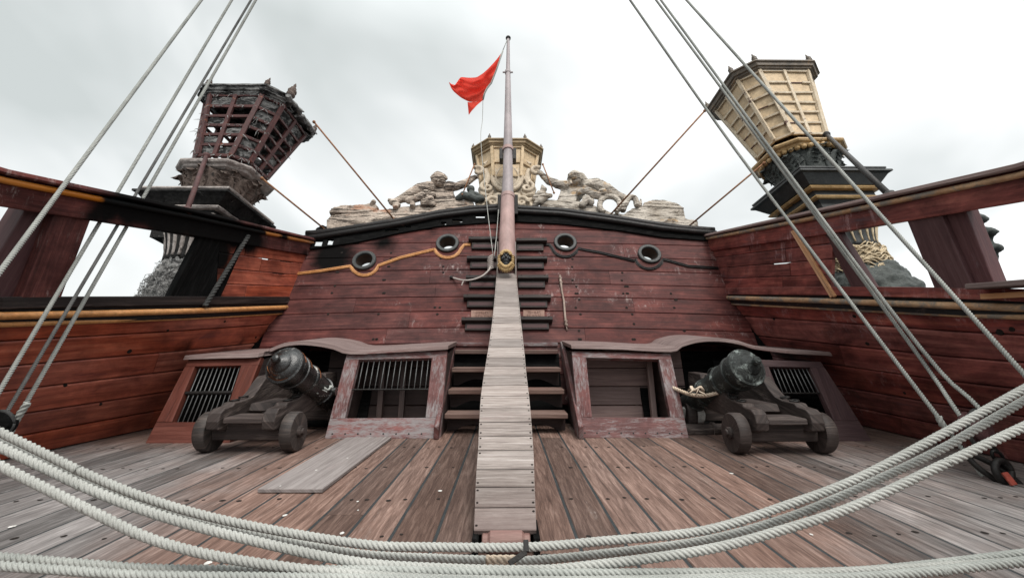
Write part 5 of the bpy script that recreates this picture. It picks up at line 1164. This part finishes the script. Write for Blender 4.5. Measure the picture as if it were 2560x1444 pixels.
def figure(sg, name, label, mat):
    mb = MB()
    if sg < 0:
        mb.prism([pf(*p) for p in ((1066,509),(1074,488),(1073,472),(1066,464),(1084,456),(1118,457),(1132,465),(1133,480),(1141,499),(1138,509))], -NW*.30); mb.sphere(pf(1096, 449, .08), .155, 10, sc3=(1, 1, 1.1)); mb.tube([pf(1096, 455, .20), pf(1096, 449, .24)], [.03, .02], 6); [mb.sphere(pf(1096 + q_, 449, .215), .022, 5) for q_ in (-6, 6)]; mb.tube([pf(1092, 459, .20), pf(1100, 459, .20)], .014, 5)
        for k in range(26): a = rnd(0, PI); mb.sphere(pf(1097 + 17*math.cos(a), 446 - 9*math.sin(a), rnd(-.05, .12)), rnd(.03, .05), 5)
        blob(mb, [pf(1122, 467), pf(1142, 466, .03), pf(1162, 459, .03), pf(1178, 449), pf(1188, 443)], [.12, .085, .085, .065, .05]); 
        for k in range(4): blob(mb, [pf(1187, 444 - k*1.5), pf(1195, 438 + k*3)], [.02, .016], 6)
        blob(mb, [pf(1074, 470), pf(1050, 476, .03), pf(1024, 489, .03), pf(1000, 499), pf(980, 507)], [.14, .15, .12, .08, .06])
        blob(mb, [pf(1082, 488, .04), pf(1066, 485, .1), pf(1040, 496, .1), pf(1022, 502, .06)], [.07, .09, .08, .07])
        mb.tube([pf(1010 + 22*math.cos(t), 513 - 17*math.sin(t), .06) for t in rng(-.3, PI+.4, 14)], .06, 8); mb.tube([pf(972, 500), pf(984, 506, .05), pf(998, 516, .03)], [.04, .07, .06], 8)
        blob(mb, [pf(1062, 508, .04), pf(1074, 500, .08), pf(1080, 509, .04)], [.09, .10, .08]); blob(mb, [pf(930, 512), pf(934, 505, .04)], [.05, .05])
    else:
        mb.prism([pf(*p) for p in ((1392,503),(1402,476),(1408,458),(1420,451),(1456,455),(1468,463),(1456,476),(1442,494),(1440,503))], -NW*.30); mb.sphere(pf(1437, 446, .06), .16, 10, sc3=(1, 1, 1.05))
        blob(mb, [pf(1426, 452, .16), pf(1428, 458, .17)], [.03, .03], 6); mb.tube([pf(1422, 440, .12), pf(1436, 431, .14), pf(1456, 440, .12), pf(1466, 452, .08)], [.05, .06, .06, .05], 8)
        for k in range(12): mb.tube([pf(1440 + 2*k, 436 + k*1.4, .12), pf(1452 + 2*k, 444 + k*1.5, .09)], .018, 5)
        blob(mb, [pf(1412, 464), pf(1394, 461, .03), pf(1372, 452, .03), pf(1358, 440), pf(1351, 432)], [.12, .09, .085, .06, .05])
        for k in range(4): blob(mb, [pf(1352, 433), pf(1344 + k, 427 + k*3)], [.02, .016], 6)
        blob(mb, [pf(1464, 462), pf(1490, 463, .03), pf(1516, 474, .03), pf(1545, 490, .02), pf(1568, 498)], [.12, .15, .13, .09, .07]); mb.tube([pf(1458, 464, .1), pf(1476, 460, .14), pf(1488, 450, .12)], [.04, .07, .02], 8)
        blob(mb, [pf(1448, 480, .06), pf(1462, 474, .10), pf(1486, 486, .10), pf(1502, 492, .06)], [.07, .08, .10, .07]); mb.sphere(pf(1506, 482, .10), .10, 9)
        mb.tube([pf(1524 + 25*math.cos(t), 513 - 22*math.sin(t), .07) for t in rng(-.9, PI + 1.0, 20)], .058, 8)
        mb.tube(smooth_path([pf(1556, 528, .04), pf(1564, 508, .06), pf(1574, 494, .06), pf(1588, 497, .06), pf(1593, 515, .04)]), .06, 8); mb.tube([pf(1600, 516), pf(1602, 498, .02)], [.05, .015], 6)
        blob(mb, [pf(1456, 512, .06), pf(1466, 498, .08), pf(1478, 505, .06)], [.07, .09, .07])
    ob = sculpt(mb.build(name, mat), .012, 2, .02, .10, 4, .020, .025)
    return tag(ob, label, 'statue', 'carved figures on the stern rail')
figure(-1, 'carved_figure', 'weathered wooden reclining figure with curly hair, arm reaching right, on the left rail', gw)
figure(1, 'carved_figure', 'weathered wooden reclining figure with smooth hair, arm reaching left, on the right rail', gw2)
def dolphin(sg):
    k = lambda u, v, d=0.: pf(1268 + sg*(u - 1268), v, d); mb = MB()
    if sg < 0:
        blob(mb, [pf(1146, 496), pf(1158, 489, .04), pf(1176, 492, .05), pf(1192, 498, .05), pf(1206, 497, .03)], [.07, .09, .09, .08, .06]); blob(mb, [pf(1178, 486, .03), pf(1190, 486), pf(1204, 494)], [.08, .06, .05]); mb.sphere(pf(1177, 473, .04), .085, 9); blob(mb, [pf(1177, 478), pf(1180, 488)], [.07, .08])
        ob = mb.build('carved_cherub', G['plinthleaf']); lab = 'small dark carved figure with round head between the left statue and the shield'
    else:
        blob(mb, [pf(1336, 512), pf(1348, 503, .04), pf(1362, 491, .05), pf(1376, 489, .05)], [.05, .08, .08, .05]); blob(mb, [pf(1335, 497), pf(1348, 483, .03), pf(1362, 484)], [.05, .06, .04]); blob(mb, [pf(1352, 482), pf(1359, 474, .03), pf(1355, 462)], [.04, .07, .015])
        ob = mb.build('carved_dolphin', gw2); lab = 'small pale carved curl with upturned tail between the shield and right statue'
    tag(sculpt(ob, .016, 2, .015, .06), lab, 'carving')
dolphin(-1); dolphin(1)
# scroll carvings outside the bulwark posts
for sg, pts in ((-1, ((60, 578, 5.0),)), (1, ((2428, 568, 4.9), (2452, 600, 4.9), (2466, 640, 4.9)))):
    mb = MB()
    for u, v, t in pts:
        c = PD(u, v, t); spiral(mb, c, .10, 1.7, .045, V((1, 0, 0)), V((0, 0, 1)), sg, .5, V((0, -.08, 0))); mb.lathe([(.12, -.05), (.12, .0)], c + V((0, .05, 0)), (0, 1, 0), 14)
    a = PD(pts[0][0] - sg*12, pts[0][1] + 10, 5.0); b = PD(2490 if sg > 0 else 20, 720, 5.0); mb.tube([a, lerp(a, b, .5), b], [.06, .09, .10], 8)
    tag(sculpt(mb.build('scroll_carving', G['plinthleaf']), .018, 2, .02, .06), 'grey-green scroll carving peeping out behind the %s bulwark posts' % ('left' if sg < 0 else 'right'), 'carving')

# ------------------------------------------------------------------ iron stay rods
def rod(a, b, r, label, mat='rust'):
    mb = MB(); mb.tube([a, lerp(a, b, .5), b], r, 8)
    d = (b - a).normalized()
    for p in (a, b): mb.sphere(p, r*1.9, 5)
    tag(mb.build('stay_rod', G[mat], smooth=True), label, 'iron rod', 'iron stay rods')
rod(PY(785, 305, 7.6), PW(985, 548, .0), .016, 'long rusty rod from the top of the burnt lantern down to the rail')
rod(PY(655, 446, 7.3), PW(816, 576, .0), .016, 'rusty rod from the foot of the burnt lantern down to the rail')
rod(PY(516, 390, 6.95), spot_at(PL, 468, 527, 1.7, 2.), .032, 'thick rusty strut leaning before the burnt lantern plinth on the left bulwark rail', 'rustbar')
rod(PY(1762, 277, 7.6), PW(1522, 541, .0), .016, 'long rusty rod from the top of the cream lantern down to the rail')
rod(PY(1910, 408, 7.3), PW(1720, 567, .0), .016, 'rusty rod from the foot of the cream lantern down to the rail')
rod(PY(2066, 337, 7.0), spot_at(PR, 2226, 484, 1.7, 2.), .032, 'thick black strut from the cream lantern to the right bulwark rail', 'iron')
rod(PY(1186, 411, 9.0), PY(1156, 486, 8.6), .013, 'short thin rod on the left side of the middle lantern')
rod(PY(1357, 411, 9.0), PY(1385, 482, 8.6), .013, 'short thin rod on the right side of the middle lantern')

# ------------------------------------------------------------------ ropes
def stay(pts, rad, label, group, mat='rope2', name='rope', per=9, lob=3, tail=True):
    P3 = [PD(*p) for p in pts]; d = P3[-1] - P3[-2]
    if tail: P3.append(P3[-1] + d*max(0., min((.06 - P3[-1].z)/d.z, (4.75 - abs(P3[-1].x))/max(1e-3, abs(d.x)) if d.x*P3[-1].x > 0 else 9.)))
    mb = MB(); mb.rope(P3, rad*.92, lob, 1.75, 15, per); return tag(mb.build(name, G[mat], smooth=True), label, 'rope', group)
TOP = 6.9
def ext(p, q, k):   # carry a line on past the frame
    return (p[0] + (p[0]-q[0])*k, p[1] + (p[1]-q[1])*k, p[2] + (p[2]-q[2])*k)
def line(top, bot, mid=None):
    P = [top] + ([mid] if mid else []) + [bot]; return [ext(P[0], P[1], .25 if not mid else .5)] + P
gl, gr = 'backstay ropes at the left bulwark', 'backstay ropes at the right bulwark'
stay(line((504, 0, TOP), (-40, 733, 3.25)), .0215, 'outermost left backstay rope, leaving the frame beside the dark post', gl)
stay(line((580, 0, TOP), (-20, 1009, 3.55)), .020, 'second left backstay rope, crossing the red post', gl)
stay(line((640, 0, TOP), (26, 1076, 3.75)), .0205, 'innermost left backstay rope ending in a spliced eye over the hull planks', gl)
stay(line((628, 0, TOP), (11, 1040, 3.66)), .0175, 'thin dark left backstay rope between two pale ones', gl, 'ropemid')
mb = MB(); a, b = PD(60, 1006, 3.72), PD(22, 1086, 3.72); mb.rope([a + V((.03, 0, 0)), lerp(a, b, .5) + V((.035, -.03, 0)), b], .028, 3, seg=14)
tag(mb.build('rope_splice', G['rope2'], smooth=True), 'bulky splice at the foot of the innermost left backstay', 'rope splice')
stay(line((1575, 0, TOP), (2372, 1077, 3.9), (1837, 372, 5.9)), .0205, 'innermost right backstay rope passing the splintered batten', gr)
stay(line((1640, 0, TOP), (2408, 1050, 3.8), (2214, 776, 4.5)), .020, 'middle right backstay rope, left of the pair that parts low down', gr, tail=False)
stay(line((1652, 0, TOP), (2458, 1030, 3.75), (2222, 768, 4.45)), .020, 'middle right backstay rope, right of the pair that parts low down', gr, tail=False)
stay(line((1716, 0, TOP), (2590, 968, 3.3)), .0205, 'outermost right backstay rope, leaving the frame at the right edge', gr)
mb = MB(); a, b = PD(2345, 1040, 3.88), PD(2374, 1082, 3.88); mb.rope([a + V((0, 0, .0)), lerp(a, b, .5) + V((-.03, -.02, 0)), b], .028, 3, seg=14)
tag(mb.build('rope_splice', G['rope2'], smooth=True), 'bulky splice at the foot of the innermost right backstay', 'rope splice')
# foreground warps
def warp(pts, Y, label, rad=.0172, mat='rope', rise=.0):
    mb = MB(); P = [PY(u, v, Y) for u, v in pts]
    def side(a, b):       # carry the rope on to the bulwark it is made fast to
        d = a - b; k = (4.6 - abs(a.x)) / abs(d.x); q = a + d*k; q.z = min(q.z, 2.3); return q
    P = [side(P[0], P[1])] + P + [side(P[-1], P[-2])]
    mb.rope(P, rad, 4, 2.35, 28, 10); return tag(mb.build('mooring_rope', G[mat], smooth=True), label, 'rope', 'white ropes sagging across the foreground')
warp([(0,1079),(211,1181),(387,1251),(598,1307),(900,1358),(1086,1366),(1320,1366),(1499,1352),(1760,1325),(1969,1261),(2144,1195),(2353,1086),(2560,972)], 1.78, 'thick white rope sagging across the foreground, topmost of the bundle')
warp([(0,1100),(211,1200),(387,1268),(598,1326),(880,1381),(1086,1394),(1224,1399),(1320,1400),(1499,1384),(1760,1350),(1969,1293),(2144,1221),(2353,1122),(2560,1001)], 1.83, 'thick white rope sagging across the foreground, second from the top, with a tan splice')
warp([(0,1116),(211,1216),(387,1283),(598,1342),(880,1402),(1100,1419),(1320,1424),(1464,1414),(1760,1374),(1969,1320),(2144,1261),(2353,1163),(2560,1066)], 1.68, 'thick white rope sagging across the foreground, third from the top and nearest', .0175)
warp([(0,1163),(211,1268),(387,1349),(598,1399),(900,1436),(1200,1450),(1600,1450),(1900,1440),(2230,1424),(2560,1404)], 1.62, 'thick white rope dropping from the left edge to the bottom of the frame', .0172)
warp([(0,1392),(352,1419),(598,1423),(900,1424),(1320,1432),(1760,1431),(2109,1429),(2353,1408),(2560,1383)], 1.66, 'greyer rope along the bottom edge, upper of the low pair', .0170, 'rope2')
warp([(0,1413),(352,1436),(700,1442),(1000,1448),(1320,1454),(1760,1450),(2109,1444),(2353,1425),(2560,1402)], 1.58, 'greyer rope along the bottom edge, lower of the low pair', .0165, 'rope2')
mb = MB(); mb.rope([PY(1215, 1399, 1.828), PY(1250, 1399, 1.826), PY(1290, 1399, 1.826)], .0195, 4, 2.35, 24, 10)
tag(mb.build('rope_splice', G['ropetan'], smooth=True), 'tan frayed splice on the second foreground rope before the casing foot', 'rope splice')
mb = MB(); a, b = PY(1316, 1378, 1.74), PY(1272, 1408, 1.72); mb.bar(a, b, .020, .008, NW); mb.bar(a, a + V((0, .05, .02)), .02, .008)
tag(mb.build('rope_strap', G['iron'], bevel=.003), 'narrow black strap crossing the foreground ropes beside the tan splice', 'strap')
# blocks and chains at the bulwark feet
def block(c, r, label, up=(0, 0, 1)):
    root = thing('rope_block', label, 'pulley block', c, 'wooden rope blocks')
    mb = MB(); mb.lathe([(r*.3, -.07), (r*.85, -.06), (r, -.035), (r, -.022), (r*.86, -.01), (r*.86, .01), (r, .022), (r, .035), (r*.85, .06), (r*.3, .07)], c, (.35, -1, .3), 26, mod=lambda a, h: 1 + .12*abs(math.sin(a))); mb.build('shell', G['post'] if r > .12 else G['char_shade'], root, smooth=True, ang=40)
    mb = MB(); mb.tube([c + V((math.cos(t)*r*1.05, -.02 + .3*math.cos(t)*r, math.sin(t)*r*1.2)) for t in rng(0, 2*PI, 22)], .016, 6); mb.build('strop', G['ropedark'], root, smooth=True)
block(PD(2440, 1068, 3.78), .125, 'grey wooden rope block half hidden behind the foreground ropes at right')
block(PD(4, 1058, 3.62), .085, 'dark round rope block at the left edge above the foreground ropes')
CH = thing('mooring_chain', 'rusty red and black chain shackle lying on the deck at far right', 'chain', PZ(2500, 1200, .04))
def ringp(c, a, b, r, ex, ey, n=26): return [c + ex*(a*math.cos(t)) + ey*(b*math.sin(t)) for t in rng(0, 2*PI, n)]
K_ = 1.1
c0 = PD(2490, 1182, 3.62); ex = (PD(2530, 1212, 3.57) - PD(2445, 1163, 3.67)).normalized(); ey = V((0, .35, 1)).normalized()
mb = MB(); mb.tube(ringp(c0, .17*K_, .065*K_, .02, ex, ey), .022, 8); mb.build('shackle', G['iron'], CH, smooth=True)
mb = MB(); mb.tube(ringp(PD(2508, 1177, 3.57), .08, .08, .02, V((1, .2, 0)).normalized(), V((0, .2, 1)).normalized()), .026, 8); mb.build('ring', G['iron'], CH, smooth=True)
mb = MB(); mb.bar(PD(2510, 1180, 3.53), PD(2536, 1212, 3.47), .048, .02, (0, -1, .4)); mb.build('pin', paint('red_lead_iron', (.30,.05,.035), (.42,.09,.06), .6, sc_=9), CH, bevel=.004)
for k in range(4):
    a = PD(2462 + 16*k, 1092 + 24*k, 3.74 - .04*k); mb = MB(); e1 = (RGT*.7 - UPV*.7); mb.tube(ringp(a, .06, .032, .02, e1, V((0, 1, .3)) if k % 2 else UPV*.7 + RGT*.7, 18), .013, 6); mb.build('link', G['iron'], CH, smooth=True)
